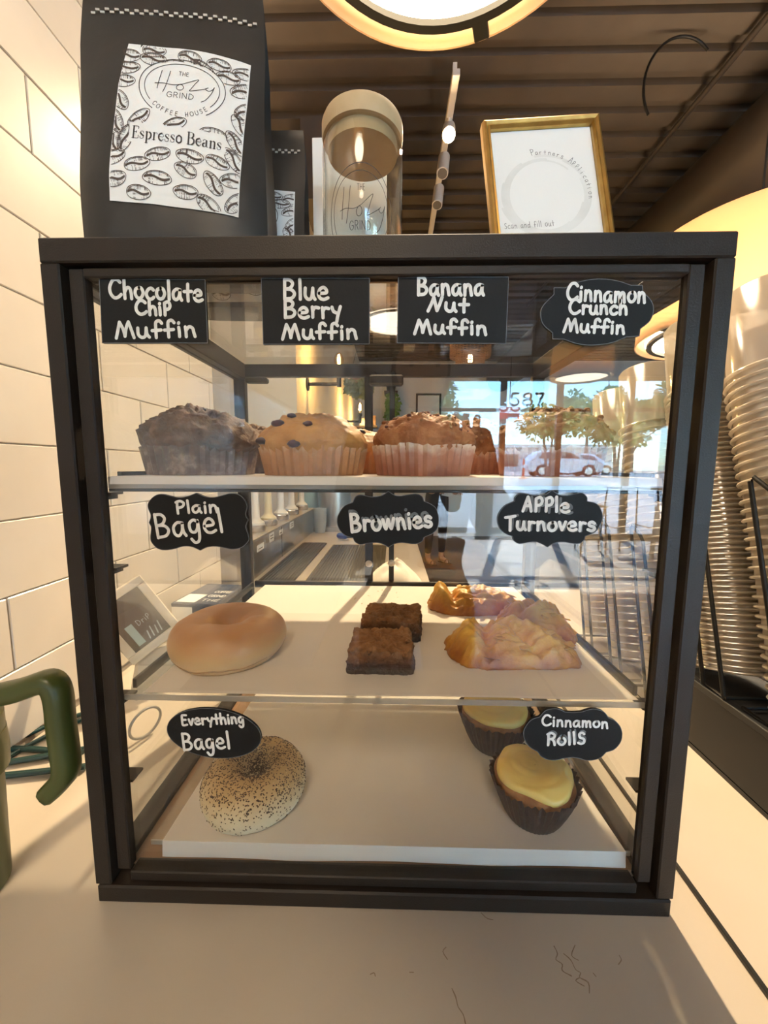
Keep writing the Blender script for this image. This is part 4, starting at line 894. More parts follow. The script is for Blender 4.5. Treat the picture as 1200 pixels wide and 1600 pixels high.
while made < 3800:
    u_, v_ = rng.random(), rng.random()
    q = fn2(u_, v_)
    dens = .05 if q[2] < -.010 else (.22 if q[2] < .004 else 1.0)
    cl = noise.noise(Vector((q[0] * 70, q[1] * 70, 3)))
    if rng.random() > dens * (0.30 + 1.0 * max(0, cl + .25)): continue
    if rng.random() < .08: seed_at(sp, fn2, u_, v_, rng.uniform(.0008, .0013), .0006)
    else: seed_at(sd, fn2, u_, v_, rng.uniform(.0006, .0014), rng.uniform(.00045, .0008))
    made += 1
sd.build('dark_seeds', 'seed_dark', t)['kind'] = 'stuff'
sp.build('sesame_seeds', 'seed_pale', t)['kind'] = 'stuff'
t.rotation_euler = (0.0, 0.0, 0.25)

# brownies
M_['brownie'] = tricolor('brownie crust and fudge', [(0.25, (0.030, 0.014, 0.009)), (0.45, (0.066, 0.026, 0.012)), (0.60, (0.160, 0.062, 0.020)), (0.8, (0.29, 0.125, 0.042))], 60, 0.62, 0.9, 260, axis=2, amix=0.62, arange=(.000, .026))
def brownie(label, loc, rz, w, d, h, seed):
    t = thing('brownie', label, 'brownie', loc, rz)
    n = 34
    def shell(fx):
        return fx
    mb = MB()
    def disp(x, y_, z, top):
        ex = min(w / 2 - abs(x), d / 2 - abs(y_))
        k = fbm((x * 150 + seed, y_ * 150, z * 150), 4)
        if top:
            z2 = z + .0036 * fbm((x * 60 + seed, y_ * 90, 2), 5) - .0022 * max(0, 1 - ex / .005) ** 2
            c = noise.noise(Vector((x * 140 + seed, y_ * 260, 1)))
            if c > .22: z2 -= .0060 * (c - .22) / .4
            return (x, y_, z2)
        return None
    vs = []; fs = []
    m = 14                       # rows up each side, then the top
    ring = []
    for k in range(n * 4):
        s_, f = divmod(k, n); f /= n
        a = [(-w / 2 + w * f, -d / 2), (w / 2, -d / 2 + d * f), (w / 2 - w * f, d / 2), (-w / 2, d / 2 - d * f)][s_]
        ring.append(a)
    for j in range(m + 1):
        z = h * j / m
        for (x, y_) in ring:
            cr_ = .0028
            xx = max(-w / 2 + cr_, min(w / 2 - cr_, x)); yy = max(-d / 2 + cr_, min(d / 2 - cr_, y_))
            nx, ny = x - xx, y_ - yy; l_ = math.hypot(nx, ny) or 1
            nx, ny = nx / l_, ny / l_
            bulge = .0022 * fbm((x * 110 + seed, y_ * 110, z * 130), 5) + (.0012 if z < h * .55 else -.0004)
            r = cr_ + bulge
            zt = disp(x * .99, y_ * .99, z, True)[2] if j == m else z
            vs.append((xx + nx * r, yy + ny * r, zt))
    N = len(ring)
    fs += [(j * N + k, j * N + (k + 1) % N, (j + 1) * N + (k + 1) % N, (j + 1) * N + k) for j in range(m) for k in range(N)]
    base = m * N; prev = base
    rings = 13
    for q in range(1, rings + 1):
        f = 1 - q / rings
        o = len(vs)
        for (x, y_) in ring:
            vs.append(disp(x * (f + .0), y_ * (f + .0), h, True))
        fs += [(prev + k, prev + (k + 1) % N, o + (k + 1) % N, o + k) for k in range(N)]
        prev = o
    fs.append(tuple(range(N))[::-1])
    mb.add(vs, fs)
    mb.build('cake', 'brownie', t, True, 180)
    cb = MB(); r_ = random.Random(seed)
    for i in range(26):
        x, y_ = r_.uniform(-w / 2, w / 2), r_.choice([-d / 2 - .001, r_.uniform(-d / 2, d / 2)])
        z = r_.uniform(h * .5, h) if y_ < -d / 2 else h
        blob(cb, (x, y_, z), r_.uniform(.0009, .0022), i + seed, (1, 1, .8), 4)
    cb.build('crumbs', 'brownie', t, True, 180)['kind'] = 'stuff'
    return t
brownie('chocolate brownie square at the front of the middle shelf', (-0.0015, 0.0840, PM), -0.02, .0640, .0560, .0255, 3)
brownie('chocolate brownie square just behind the front brownie', (0.0100, 0.1620, PM), -0.10, .0690, .0600, .0260, 8)

# apple turnovers: folded puff pastry
M_['puff'] = tricolor('flaky golden puff pastry', [(0.26, (0.24, 0.070, 0.014)), (0.40, (0.42, 0.150, 0.022)), (0.51, (0.58, 0.27, 0.040)), (0.62, (0.68, 0.38, 0.065)), (0.80, (0.75, 0.49, 0.12))], 24, 0.40, 0.6, 110, axis=2, amix=0.30, arange=(-.004, .036), spec=0.5, stretch=(1, 2.6, 1))
def turnover(label, loc, rot, outline, h, seed, ridges=()):
    t = thing('apple_turnover', label, 'turnover', loc)
    t.rotation_euler = rot
    o2 = catmull(outline, 8, True)
    N = len(o2); NR = 30
    cx = sum(q[0] for q in o2) / N; cy = sum(q[1] for q in o2) / N
    vs = []
    def top(ro, k):
        x, y_ = cx + (o2[k][0] - cx) * ro, cy + (o2[k][1] - cy) * ro
        e = 1 - ro
        z = .0035 + h * (1 - ro ** 2.6) ** .75
        lay = noise.noise(Vector((x * 22 + seed, y_ * 60, seed)))
        fl = abs(math.sin(ro * 11 + lay * 3.0))
        z += .0034 * (fl ** 2) * min(1, e * 6 + .25) + .0060 * noise.noise(Vector((x * 30 + seed, y_ * 30, 4))) * min(1, e * 4) + .0030 * fbm((x * 60 + seed, y_ * 60, 1), 4)
        for rx_, sl_, wd_, am_ in ridges:
            z += am_ * math.exp(-((x - rx_ - sl_ * y_) / wd_) ** 2) * min(1, e * 5 + .15)
        if ro > .86:
            z += .0016 * math.sin(k * 2 * PI / N * 26) + .0022 * noise.noise(Vector((k * .35, seed, ro * 8)))
        ph = 2 * PI * z / .0048 + 3 * noise.noise(Vector((k * .10, seed, 7)))
        st_ = min(1, max(0, (ro - .45) / .3))
        z -= .0007 * math.sin(ph) * st_
        rr = 1 + .022 * math.sin(ph + 1.2) * st_ + (.05 * noise.noise(Vector((k * .22, seed + 2, 0))) + .02 * noise.noise(Vector((k * .9, seed, 0)))) * ro * ro
        return (cx + (x - cx) * rr, cy + (y_ - cy) * rr, max(z, .001))
    for i in range(NR + 1):
        ro = i / NR
        for k in range(N): vs.append(top(ro, k))
    edge = NR * N
    for k in range(N):
        q = vs[edge + k]; vs.append((cx + (q[0] - cx) * 1.005, cy + (q[1] - cy) * 1.005, q[2] * .55))
    for k in range(N):
        q = vs[edge + k]; vs.append((cx + (q[0] - cx) * .97, cy + (q[1] - cy) * .97, 0.0))
    fs = [(i * N + k, i * N + (k + 1) % N, (i + 1) * N + (k + 1) % N, (i + 1) * N + k) for i in range(NR + 2) for k in range(N)]
    fs.append(tuple((NR + 2) * N + k for k in range(N)))
    MB().add(vs, fs).build('pastry', 'puff', t, True, 180)
    r_ = random.Random(seed)                     # lifted flakes along the open edge
    for i in range(9):
        fl = MB(); k = r_.randrange(N); ro = r_.uniform(.55, .97)
        c = Vector(top(ro, k)); a = r_.uniform(0, PI); w_ = r_.uniform(.004, .010); l_ = r_.uniform(.008, .018)
        e1 = Vector((math.cos(a), math.sin(a), .0)); e2 = Vector((-math.sin(a), math.cos(a), 0))
        vs2 = []
        for ii in range(5):
            for jj in range(4):
                f, g_ = ii / 4 - .5, jj / 3 - .5
                b = c + e1 * f * l_ + e2 * g_ * w_ * (1 - f * f) + Vector((0, 0, .0012 + .0028 * (g_ + .5) ** 2 + .0008 * noise.noise(Vector((f * 4, g_ * 4, i)))))
                vs2 += [b, b - Vector((0, 0, .0006))]
        ff = []
        for ii in range(4):
            for jj in range(3):
                a0 = (ii * 4 + jj) * 2
                ff += [(a0, a0 + 8, a0 + 10, a0 + 2), (a0 + 1, a0 + 3, a0 + 11, a0 + 9)]
        for ii in range(4): ff += [(ii * 8, ii * 8 + 1, ii * 8 + 9, ii * 8 + 8), (ii * 8 + 6, ii * 8 + 14, ii * 8 + 15, ii * 8 + 7)]
        fl.add(vs2, ff)
        fl.build('flake', 'puff', t, True, 180)
    return t
turnover('flaky apple turnover at the front of the right end, middle shelf', (0.1370, 0.1000, PM), (0, 0, 0.05), [(-.066, .006), (-.060, .034), (-.028, .046), (.010, .044), (.044, .032), (.062, .006), (.066, -.022), (.058, -.032), (.020, -.034), (-.018, -.033), (-.044, -.030), (-.060, -.018)], .027, 3, [(-.046, .2, .013, .006), (-.026, .15, .006, -.009), (.024, -.6, .009, .007), (.006, -.5, .005, -.006)])
turnover('browned apple turnover reaching to the right edge of the middle shelf', (0.1900, 0.1690, PM), (0, 0, -0.35), [(-.046, .004), (-.042, .030), (-.020, .040), (.012, .034), (.034, .012), (.046, -.020), (.040, -.030), (.010, -.026), (-.024, -.020)], .028, 7, [(.012, .8, .009, .008), (-.008, .7, .006, -.007)])
turnover('apple turnover with an upturned corner at the back of the middle shelf', (0.1310, 0.2430, PM), (0.05, 0, 0.12), [(-.066, -.002), (-.062, .024), (-.040, .032), (-.008, .026), (.030, .030), (.060, .016), (.064, -.010), (.040, -.026), (.004, -.030), (-.034, -.028)], .024, 12, [(-.052, .1, .013, .013), (-.034, .1, .007, -.009)])

# cinnamon rolls with yellow icing
M_['roll_paper'] = tricolor('dark brown baking cup', [(0.3, (0.030, 0.015, 0.011)), (0.55, (0.055, 0.030, 0.023)), (0.78, (0.12, 0.075, 0.06))], 50, 0.5, 0.2, 200)
M_['dough'] = tricolor('cinnamon dough', [(0.3, (0.22, 0.085, 0.03)), (0.55, (0.42, 0.19, 0.07)), (0.75, (0.55, 0.29, 0.12))], 50, 0.6, 0.4, 150)
M_['icing'] = mat('pale yellow icing', (0.84, 0.60, 0.17), 0.32, var=(0.88, 0.68, 0.26), vscale=22, bump=0.15, bscale=40, spec=0.5, sss=0.15)
def roll(label, loc, rz, seed, k=1.0):
    t = thing('cinnamon_roll', label, 'cinnamon roll', loc, rz)
    rng = random.Random(seed)
    na = 88; vs = []; rows = 9; hw = .042 * k
    for i in range(rows):
        f = i / (rows - 1)
        for a_ in range(na):
            a = 2 * PI * a_ / na
            r = (.0265 + (.0435 - .0265) * f ** .8) * k * (1 + (.010 + .022 * f) * (1 if a_ % 2 else -1) * rng.uniform(.5, 1.2))
            z = hw * f + (.0022 * rng.uniform(-1, 1) + .004 * noise.noise(Vector((math.cos(a) * 1.3, math.sin(a) * 1.3, seed))) if i == rows - 1 else 0)
            vs.append((r * math.cos(a), r * math.sin(a), z))
    fs = [(i * na + q, i * na + (q + 1) % na, (i + 1) * na + (q + 1) % na, (i + 1) * na + q) for i in range(rows - 1) for q in range(na)]
    fs.append(tuple(range(na))[::-1])
    MB().add(vs, fs).build('baking_cup', 'roll_paper', t, True, 25)
    nk = 64
    pr = profile([(.022 * k, .004), (.0370 * k, hw * .74), (.0395 * k, hw * .90), (.0365 * k, hw + .001), (.022 * k, hw + .003), (.0005, hw + .003)], 22)
    vs = []
    for (r, z) in pr:
        for q in range(nk):
            a = 2 * PI * q / nk
            s = 1 + .05 * noise.noise(Vector((math.cos(a) * 2, math.sin(a) * 2, seed + z * 50))) * (1 if z > hw * .9 else 0)
            zz = z + (.0012 * math.sin(r / k * 900 + a) if z > hw else 0)
            vs.append((r * s * math.cos(a), r * s * math.sin(a), zz))
    fs = [(i * nk + q, i * nk + (q + 1) % nk, (i + 1) * nk + (q + 1) % nk, (i + 1) * nk + q) for i in range(len(pr) - 1) for q in range(nk)]
    MB().add(vs, fs).build('dough', 'dough', t, True, 180)
    pr = profile([(.0330 * k, hw - .0030), (.0372 * k, hw - .0005), (.0374 * k, hw + .0040), (.0335 * k, hw + .0080), (.017 * k, hw + .0105), (.0004, hw + .0100)], 26)
    vs = []
    for (r, z) in pr:
        for q in range(nk):
            a = 2 * PI * q / nk
            s = 1 + .11 * noise.noise(Vector((math.cos(a) * 1.1, math.sin(a) * 1.1, seed * 2.3))) + .025 * math.cos(4 * a)
            x, y_ = r * s * math.cos(a) + .001, r * s * math.sin(a)
            zz = z + .0016 * noise.noise(Vector((x * 60, y_ * 60, seed))) - .0012 * max(0, math.cos((math.hypot(x + .002, y_ - .004) / k - .019) * 600)) * (1 if z > hw + .006 else 0) * .5
            if r > .03 * k: zz -= .0040 * max(0, noise.noise(Vector((a * 1.7, seed, 2))))
            vs.append((x, y_, zz))
    fs = [(i * nk + q, i * nk + (q + 1) % nk, (i + 1) * nk + (q + 1) % nk, (i + 1) * nk + q) for i in range(len(pr) - 1) for q in range(nk)]
    MB().add(vs, fs).build('icing', 'icing', t, True, 180)
    return t
roll('yellow iced cinnamon roll in a brown cup, front of the lowest tray', (0.1560, 0.0610, PB), 0.4, 3)
roll('yellow iced cinnamon roll in a brown cup, behind the front roll', (0.1430, 0.1640, PB), 1.6, 6, 1.08)
# crumbs on the parchment
cr = MB(); rng = random.Random(2)
for i in range(34): blob(cr, (rng.uniform(-.06, .09), rng.uniform(.04, .33), PM + .0004), rng.uniform(.0004, .0009), i, (1, 1, .7), 4)
tag(cr.build('crumbs', 'crumb', None, True, 180), 'scattered crumbs on the middle shelf parchment', 'crumbs', kind='stuff')

# ------------------------------------------------------------------ pendant drum lamps (the lamps carry their own light)
M_['shade'] = sheer('cream linen lampshade', (0.86, 0.66, 0.45), 0.02, 0.6, 0.55, 0.02)
def opal(k): return mat('lit opal diffuser', (0.9, 0.85, 0.75), 0.5, emit=(1.0, 0.80, 0.56), es=LAMP_E * k)
M_['ring'] = mat('dark lamp ring', (0.05, 0.045, 0.03), 0.5)
def drum(label, loc, R, h, k=1.0, rt=None, cord=True, group=None):
    t = thing('pendant_lamp', label, 'lamp', loc)
    rt = rt or R * .94
    MB().lathe([(R, 0), (rt, h), (rt - .004, h), (R - .004, 0), (R, 0)], 72).build('lamp_shade', 'shade', t, True, 30)
    MB().lathe([(0, .012), (R * .90, .012), (R * .90, .018), (0, .018)], 64).build('diffuser', opal(k), t, True, 30)
    ring = MB().lathe([(R * .83, -.004), (R * .885, -.004), (R * .885, .010), (R * .83, .010), (R * .83, -.004)], 64).build('diffuser_ring', 'ring', t, True, 30)
    for k in range(3):
        a = 2 * PI * k / 3 + 1.22
        tb_ = MB().box(R * .87, R * .995, -.018, .018, -.003, .009, .002).build('ring_tab', 'ring', ring)
        tb_.rotation_euler = (0, 0, a)
    if cord:
        cz = CEIL - loc[2]
        MB().tube([(0, 0, h * .9), (0, 0, cz - .03)], .004, 8).build('cord', 'black', t)
        MB().lathe([(.075, cz - .002), (.075, cz - .022), (.055, cz - .034), (0.008, cz - .040), (0, cz - .040)][::-1], 32).build('ceiling_canopy', mat('brushed canopy', (.25, .2, .16), .35, .8), t, True, 30)
        sp = MB()
        for k in range(3):
            a = 2 * PI * k / 3; sp.tube([(0, 0, h * .9), (rt * math.cos(a), rt * math.sin(a), h * .9)], .003, 6)
        sp.build('spider', 'black', t)
    return t
drum('large round drum pendant overhead, its lit diffuser ringed in dark metal', (0.100, 0.445, 1.44), .358, .26, .64)
drum('cream drum pendant to the right of the case above the plastic cups', (1.43, 1.36, 0.93), .385, .36, 1.35)
drum('small cream drum pendant farther back in the room, right of centre', (1.52, -2.95, 1.115), .235, .24)
drum('unseen drum pendant added over the queue side for warm front light', (-0.15, -1.35, 1.62), .358, .26, 1.3)  # added out of view to light the case front warmly
drum('second unseen drum pendant added farther back for warm front light', (0.05, -3.2, 1.62), .358, .26, 1.2)  # another added lamp out of view, more warm light from the front
drum('unseen drum pendant added behind the coffee bags to brighten the case', (-0.90, 1.45, 1.60), .30, .24, .8)  # added lamp, hidden by the bags, brightens the case interior from behind

# ------------------------------------------------------------------ things on top of the case
def beanmark(mb, c, a, b, rot, f3, seed, clip):
    """one engraved coffee bean: outline, split and hatching"""
    rng = random.Random(seed)
    cr, sr = math.cos(rot), math.sin(rot)
    def T(x, y_): return (c[0] + x * cr - y_ * sr, c[1] + x * sr + y_ * cr)
    def put(pts, w):
        run = []
        for q in pts:
            if clip(*q): run.append(q)
            else:
                if len(run) > 1: ribbon(mb, run, w, f3, 2)
                run = []
        if len(run) > 1: ribbon(mb, run, w, f3, 2)
    el = [T(a * math.cos(t) * (1 + .04 * math.sin(3 * t + seed)), b * math.sin(t)) for t in [2 * PI * k / 36 for k in range(37)]]
    put(el, a * .055)
    put([T(a * .86 * math.cos(t), b * .84 * math.sin(t)) for t in [PI * .1 + PI * .9 * k / 20 for k in range(21)]], a * .035)
    for o, w in ((0, .085), (.12, .05), (-.12, .045)):
        put([T(a * (-.88 + 1.76 * k / 14), b * (.22 * math.sin(k / 14 * 2 * PI) + o)) for k in range(15)], a * w)
    for k in range(20):
        x = a * rng.uniform(-.8, .8); lim = b * math.sqrt(max(0, 1 - (x / a) ** 2))
        s = rng.choice((-1, 1)); y0 = s * lim * .97; y1 = s * lim * rng.uniform(.45, .8)
        put([T(x, y0), T(x * .96, (y0 + y1) / 2), T(x * .93, y1)], a * rng.uniform(.02, .036))
        y0 = s * b * .24 + b * .1; put([T(x, y0), T(x * .95, y0 + s * b * rng.uniform(.15, .3))], a * .03)
def logo(mb, c, w, f3, ink, sx=1.0, sy=1.0):
    """THE Holy GRIND COFFEE HOUSE inside a double hand-drawn ring; w = half width of the ring"""
    P = lambda x, y_: (c[0] + x * w * sx, c[1] + y_ * w * sy)
    out = [P(math.cos(t), math.sin(t) * .80 + .03 * math.cos(2 * t)) for t in [PI * (-.285 + 1.57 * k / 60) for k in range(61)]]
    inn = [P(.87 * math.cos(t), .68 * math.sin(t) + .03 * math.cos(2 * t)) for t in [PI * (-.20 + 1.40 * k / 60) for k in range(61)]]
    ribbon(mb, out, ink * 1.15, f3); ribbon(mb, inn, ink, f3)
    write(mb, 'THE', P(-.10, .34), P(.13, .34), .10 * w * sy, ink * .7, f3, SANS, 0, .16)
    write(mb, 'GRIND', P(-.33, -.28), P(.31, -.28), .145 * w * sy, ink * .85, f3, SANS, 0, .12)
    H_ = [[(-.50, .42), (-.55, .10), (-.57, -.08)], [(-.30, .42), (-.37, .05), (-.43, -.16)],
          [(-.63, .06), (-.45, .08), (-.20, .06), (-.02, .10), (.12, .17), (.36, .30), (.30, .18), (.22, .02), (.19, -.05), (.35, .00), (.52, .07), (.60, .12)],
          [(.60, .12), (.55, .07), (.62, .03), (.70, .08), (.74, .16)], [(.74, .16), (.69, -.02), (.58, -.22), (.48, -.30)],
          [(-.04, .10), (-.12, .03), (-.10, -.05), (-.02, -.06), (.04, .0), (.01, .08), (-.06, .09)]]
    for s in H_: ribbon(mb, [P(*q) for q in catmull(s, 6)], ink, f3)
    txt = 'COFFEE HOUSE'; n = len(txt)
    for i, ch in enumerate(txt):                      # letters follow the lower ring
        if ch == ' ': continue
        t = PI * (1.245 + (1.765 - 1.245) * i / (n - 1))
        q = P(math.cos(t) * .80, math.sin(t) * .74 + .02)
        d = Vector((-math.sin(t) * sx, math.cos(t) * .74 * sy)).normalized()
        h = .105 * w
        wd, st = SANS[ch]
        for s in st.split(';'):
            pp = [tuple(float(v) for v in z.split(',')) for z in s.split()]
            pp = catmull(pp, 3) if len(pp) > 2 else pp
            nn = Vector((-d.y, d.x))
            ribbon(mb, [Vector(q) + d * ((a - wd / 2) * h) + nn * (b - .5) * h for a, b in pp], ink * .75, f3)

def coffee_bag(label, loc, rz, w, dep, h, zlab, lw, lh, lroll, scale_text, xlab=0.0, seed=1, zip_z=.19):
    t = thing('coffee_bag', label, 'coffee bag', loc, rz)
    def half_depth(z):
        f = z / h
        return dep / 2 * (1.0 if f < .25 else max(.02, 1 - ((f - .25) / .72) ** 1.15)) * (1 - .25 * max(0, .06 - f) / .06)
    def half_w(z):
        f = z / h
        return w / 2 * (1 - .05 * max(0, f - .72) / .28 + .01 * math.sin(f * 9))
    def front(x, z):
        s = min(1, abs(x) / half_w(z))
        wr = .0009 * noise.noise(Vector((x * 40, z * 30, seed))) + .0022 * noise.noise(Vector((x * 14, z * 11, seed + 5)))
        return -half_depth(z) * (1 - .30 * s ** 4) - .004 * (1 - s * s) * math.sin(min(1, z / h) * PI) + wr * (1 - s ** 6)
    NX, NZ = 36, 44
    vs = []
    for j in range(NZ):
        z = h * j / (NZ - 1)
        for i in range(NX):
            x = half_w(z) * (-1 + 2 * i / (NX - 1))
            vs.append((x, front(x, z), z))
        for i in range(5):                                   # right gusset, pinched inward
            f = (i + 1) / 6
            xr = half_w(z) - .35 * dep / 2 * math.sin(f * PI) * min(1, z / h * 1.6)
            vs.append((xr, front(half_w(z), z) * (1 - 2 * f), z))
        for i in range(NX):
            x = half_w(z) * (1 - 2 * i / (NX - 1))
            vs.append((x, -front(-x, z), z))
        for i in range(5):
            f = (i + 1) / 6
            xl = -half_w(z) + .35 * dep / 2 * math.sin(f * PI) * min(1, z / h * 1.6)
            vs.append((xl, -front(half_w(z), z) * (1 - 2 * f), z))
    N = 2 * NX + 10
    fs = [(j * N + k, j * N + (k + 1) % N, (j + 1) * N + (k + 1) % N, (j + 1) * N + k) for j in range(NZ - 1) for k in range(N)]
    fs.append(tuple(range(N))[::-1]); fs.append(tuple((NZ - 1) * N + k for k in range(N)))
    MB().add(vs, fs).build('pouch', 'bag', t, True, 50)
    # zip seal and tear line
    zb = MB()
    zz = zip_z
    for row, dz in ((0, 0), (1, .0022)):
        for k in range(34):
            x = -half_w(zz) * .88 + 2 * half_w(zz) * .88 * k / 33
            if (k + row) % 2: continue
            zb.box(x, x + w * .022, front(x, zz) - .0009, front(x, zz) - .0002, zz + dz, zz + dz + .0016)
    zb.build('zip_seal', mat('silver seal', (.55, .53, .48), .4), t)['kind'] = 'stuff'
    cr, sr = math.cos(lroll), math.sin(lroll)
    def lab(u_, v_, lift=.0008):
        x, z = xlab + u_ * cr - v_ * sr, zlab + u_ * sr + v_ * cr
        return (x, front(x, z) - lift, z)
    rng = random.Random(seed + 9)
    N_ = 30
    def lfn(a, b):
        u_, v_ = (a - .5) * lw, (b - .5) * lh
        e = 1 + .008 * noise.noise(Vector((a * 3, b * 3, seed)))
        u_ -= .004 * (max(0, b - .72) / .28) * (1 if a < .12 else 0) * -1
        return lab(u_ * e, v_ * e)
    lb = MB().grid(lfn, N_, N_)
    lo = lb.build('label', 'card', t, True, 180)
    f3 = lambda a, b: lab(a, b, .0011)
    bm_ = MB()
    keep = lambda x, z: abs(x) < lw * .495 and abs(z) < lh * .495 and not (abs(z - lh * scale_text[1]) < lh * .062 and abs(x + lw * .0) < lw * .37) and ((x / (lw * .345)) ** 2 + ((z - lh * .235) / (lh * .165)) ** 2 > 1.12)
    BE = [(-0.248, 0.409, -0.05), (-0.45, 0.335, 0.1), (-0.463, 0.246, 0.05), (-0.472, 0.122, -0.9), (-0.489, -0.013, -1.1), (-0.491, -0.133, -1.2), (-0.468, -0.247, 0.5), (-0.456, -0.377, 0.25), (-0.252, 0.467, 0), (0.032, 0.449, -0.1), (-0.078, 0.381, 0), (0.149, 0.387, -0.6), (0.344, 0.365, 0.1), (0.474, 0.424, 0.2), (0.471, 0.309, 0.5), (0.486, 0.174, 0.9), (0.465, 0.071, -1), (0.445, -0.054, -0.9), (0.443, -0.168, -0.9), (0.449, -0.294, 0.3), (0.472, -0.425, 0.9), (-0.306, 0.006, 0.8), (-0.028, -0.01, 0.5), (0.271, -0.034, 0), (-0.394, -0.122, 1.3), (-0.133, -0.203, 0.3), (0.11, -0.193, -0.1), (0.321, -0.203, -0.3), (-0.289, -0.277, 0.3), (-0.128, -0.348, 0), (0.089, -0.28, -0.4), (0.303, -0.338, -0.9), (0.094, -0.409, 0.0), (0.271, -0.464, -0.5), (-0.271, -0.443, 0), (-0.447, 0.418, 0), (0.266, 0.435, 0)]
    for i, (x, z, r) in enumerate(BE):
        beanmark(bm_, (x * lw, z * lh), lw * rng.uniform(.092, .115), lw * rng.uniform(.050, .058), r, f3, seed * 50 + i, keep)
    bm_.build('printed_beans', 'inkbrown', lo)
    lg = MB(); logo(lg, (0.0, lh * .235), lw * .335, f3, lw * .0055, 1.0, .88 * lh / lw / 1.2)
    lg.build('printed_logo', 'ink', lo)
    tx = MB()
    write(tx, 'Espresso Beans', (-lw * .345, lh * (scale_text[1] - .035)), (lw * .345, lh * (scale_text[1] - .035)), lw * .095, lw * .0125, f3, SERIF, 0, .06, lw * .0045)
    tx.build('printed_name', 'ink', lo)
    return t
coffee_bag('big black coffee bag labelled Espresso Beans on the left of the case top', (-0.1800, 0.071, H), 0.10, .152, .066, .250, .1080, .1030, .1330, -.075, (0, -.085), .0085, 3, .205)
coffee_bag('black coffee bag behind the big one, its label half hidden', (-0.1500, 0.152, H), 0.0, .128, .055, .188, .0615, .1000, .1150, 0.0, (0, -.085), .004, 8, .162)

# glass jar with a wooden lid
t = thing('glass_jar', 'clear glass jar with a wooden lid and printed logo on the case top', 'jar', (-0.0225, 0.118, H))
JR = .0400
MB().lathe([(0, .0005), (JR * .9, .0005), (JR, .005), (JR, .130), (JR * .985, .140), (JR * .93, .147), (JR * .90, .1470), (JR * .955, .139), (JR * .963, .130), (JR * .963, .007), (JR * .88, .0035), (0, .0035)], 64).build('jar_body', 'jarglass', t, True, 60)
MB().lathe([(0, .137), (JR * .86, .137), (JR * .86, .1475), (JR * .98, .1480), (JR * 1.0, .151), (JR * 1.0, .161), (JR * .96, .1645), (0, .1645)], 64).build('lid', 'wood_lid', t, True, 30)
jl = MB()
jf = lambda a, b: (JR * 1.004 * math.sin(a / JR), -JR * 1.004 * math.cos(a / JR), b)
logo(jl, (.0010, .0620), .0315, jf, .00055, 1.0, 1.72)
jl.build('printed_logo', 'ink', t)
tag(MB().box(-0.088, 0.000, 0.196, 0.214, H, H + .2150, .0006).build('card_box', 'card'), 'plain white flat box standing behind the glass jar', 'box')

# gold frame with a printed sheet, leaning back and tipped a little to the left
t = thing('picture_frame', 'gold framed white notice leaning on the right of the case top', 'picture frame', (0.1510, 0.054, H + .0005))
t.rotation_euler = (-0.215, -0.066, 0.03)
FW, FH, FB = .1060, .1445, .0074
prof_ = [(0, 0), (.0012, -.0035), (.0030, -.0044), (.0046, -.0028), (.0060, -.0032), (.0072, -.0008), (.0072, .006), (0, .006)]
for (ax, az, bx, bz) in ((-1, 0, 1, 0), (1, 0, 1, 1), (1, 1, -1, 1), (-1, 1, -1, 0)):
    A, B = Vector((ax * FW / 2, 0, az * FH)), Vector((bx * FW / 2, 0, bz * FH))
    d = (B - A).normalized(); inn = Vector((-d.z, 0, d.x))
    vs = [A + inn * u_ + d * u_ + Vector((0, v_, 0)) for u_, v_ in prof_] + [B + inn * u_ - d * u_ + Vector((0, v_, 0)) for u_, v_ in prof_]
    n = len(prof_)
    MB().add(vs, [(i, (i + 1) % n, n + (i + 1) % n, n + i) for i in range(n)]).build('moulding', 'gold', t)
sh = MB().box(-FW / 2 + FB, FW / 2 - FB, .0022, .0034, FB, FH - FB).build('sheet', 'card', t)
wr = MB()
for k in range(5):
    pts = [((.028 + .0018 * k) * math.cos(a) * 1.15 - .002, .072 + (.034 + .0012 * k) * math.sin(a)) for a in [PI * (.25 + k * .21 + 1.45 * j / 40) for j in range(41)]]
    ribbon(wr, pts, .0016 + .0007 * (k % 3), lambda a, b: (a, .0021 - .00002 * k, b))
wr.build('grey_wreath', 'greywash', sh)
tx = MB()
txt = "Partners Application"
for i, ch in enumerate(txt):                                  # script round the upper right of the wreath
    if ch == ' ': continue
    a = PI * (.56 - .58 * i / (len(txt) - 1))
    q = Vector((.0395 * math.cos(a) - .003, .071 + .0410 * math.sin(a))); d = Vector((math.sin(a), -math.cos(a))); nn = Vector((-d.y, d.x))
    h = .0062 if ch.isupper() else .0046
    for _, pts in strokes_of(ch, HAND)[0]:
        ribbon(tx, [q + d * (x_ * h * .9) + nn * (y_ * h) for x_, y_ in pts], .00034, lambda a_, b_: (a_, .0019, b_))
tx.build('arched_script', 'ink', sh)
tx = MB()
write(tx, 'Scan and fill out', (-.0410, .0415), (.0030, .0415), .0058, .00034, lambda a_, b_: (a_, .0019, b_), HAND, .03, .16)
tx.build('script_print', 'ink', sh)
MB().box(-.012, .012, .0065, .0085, .004, FH * .72).build('easel_back', 'blackmatte', t)
MB().tube([(FW / 2 - .004, .010, FH * .36), (FW / 2 + .004, .012, FH * .365), (FW / 2 + .007, .012, FH * .36)], .0014, 8).build('hook', 'gold', t)

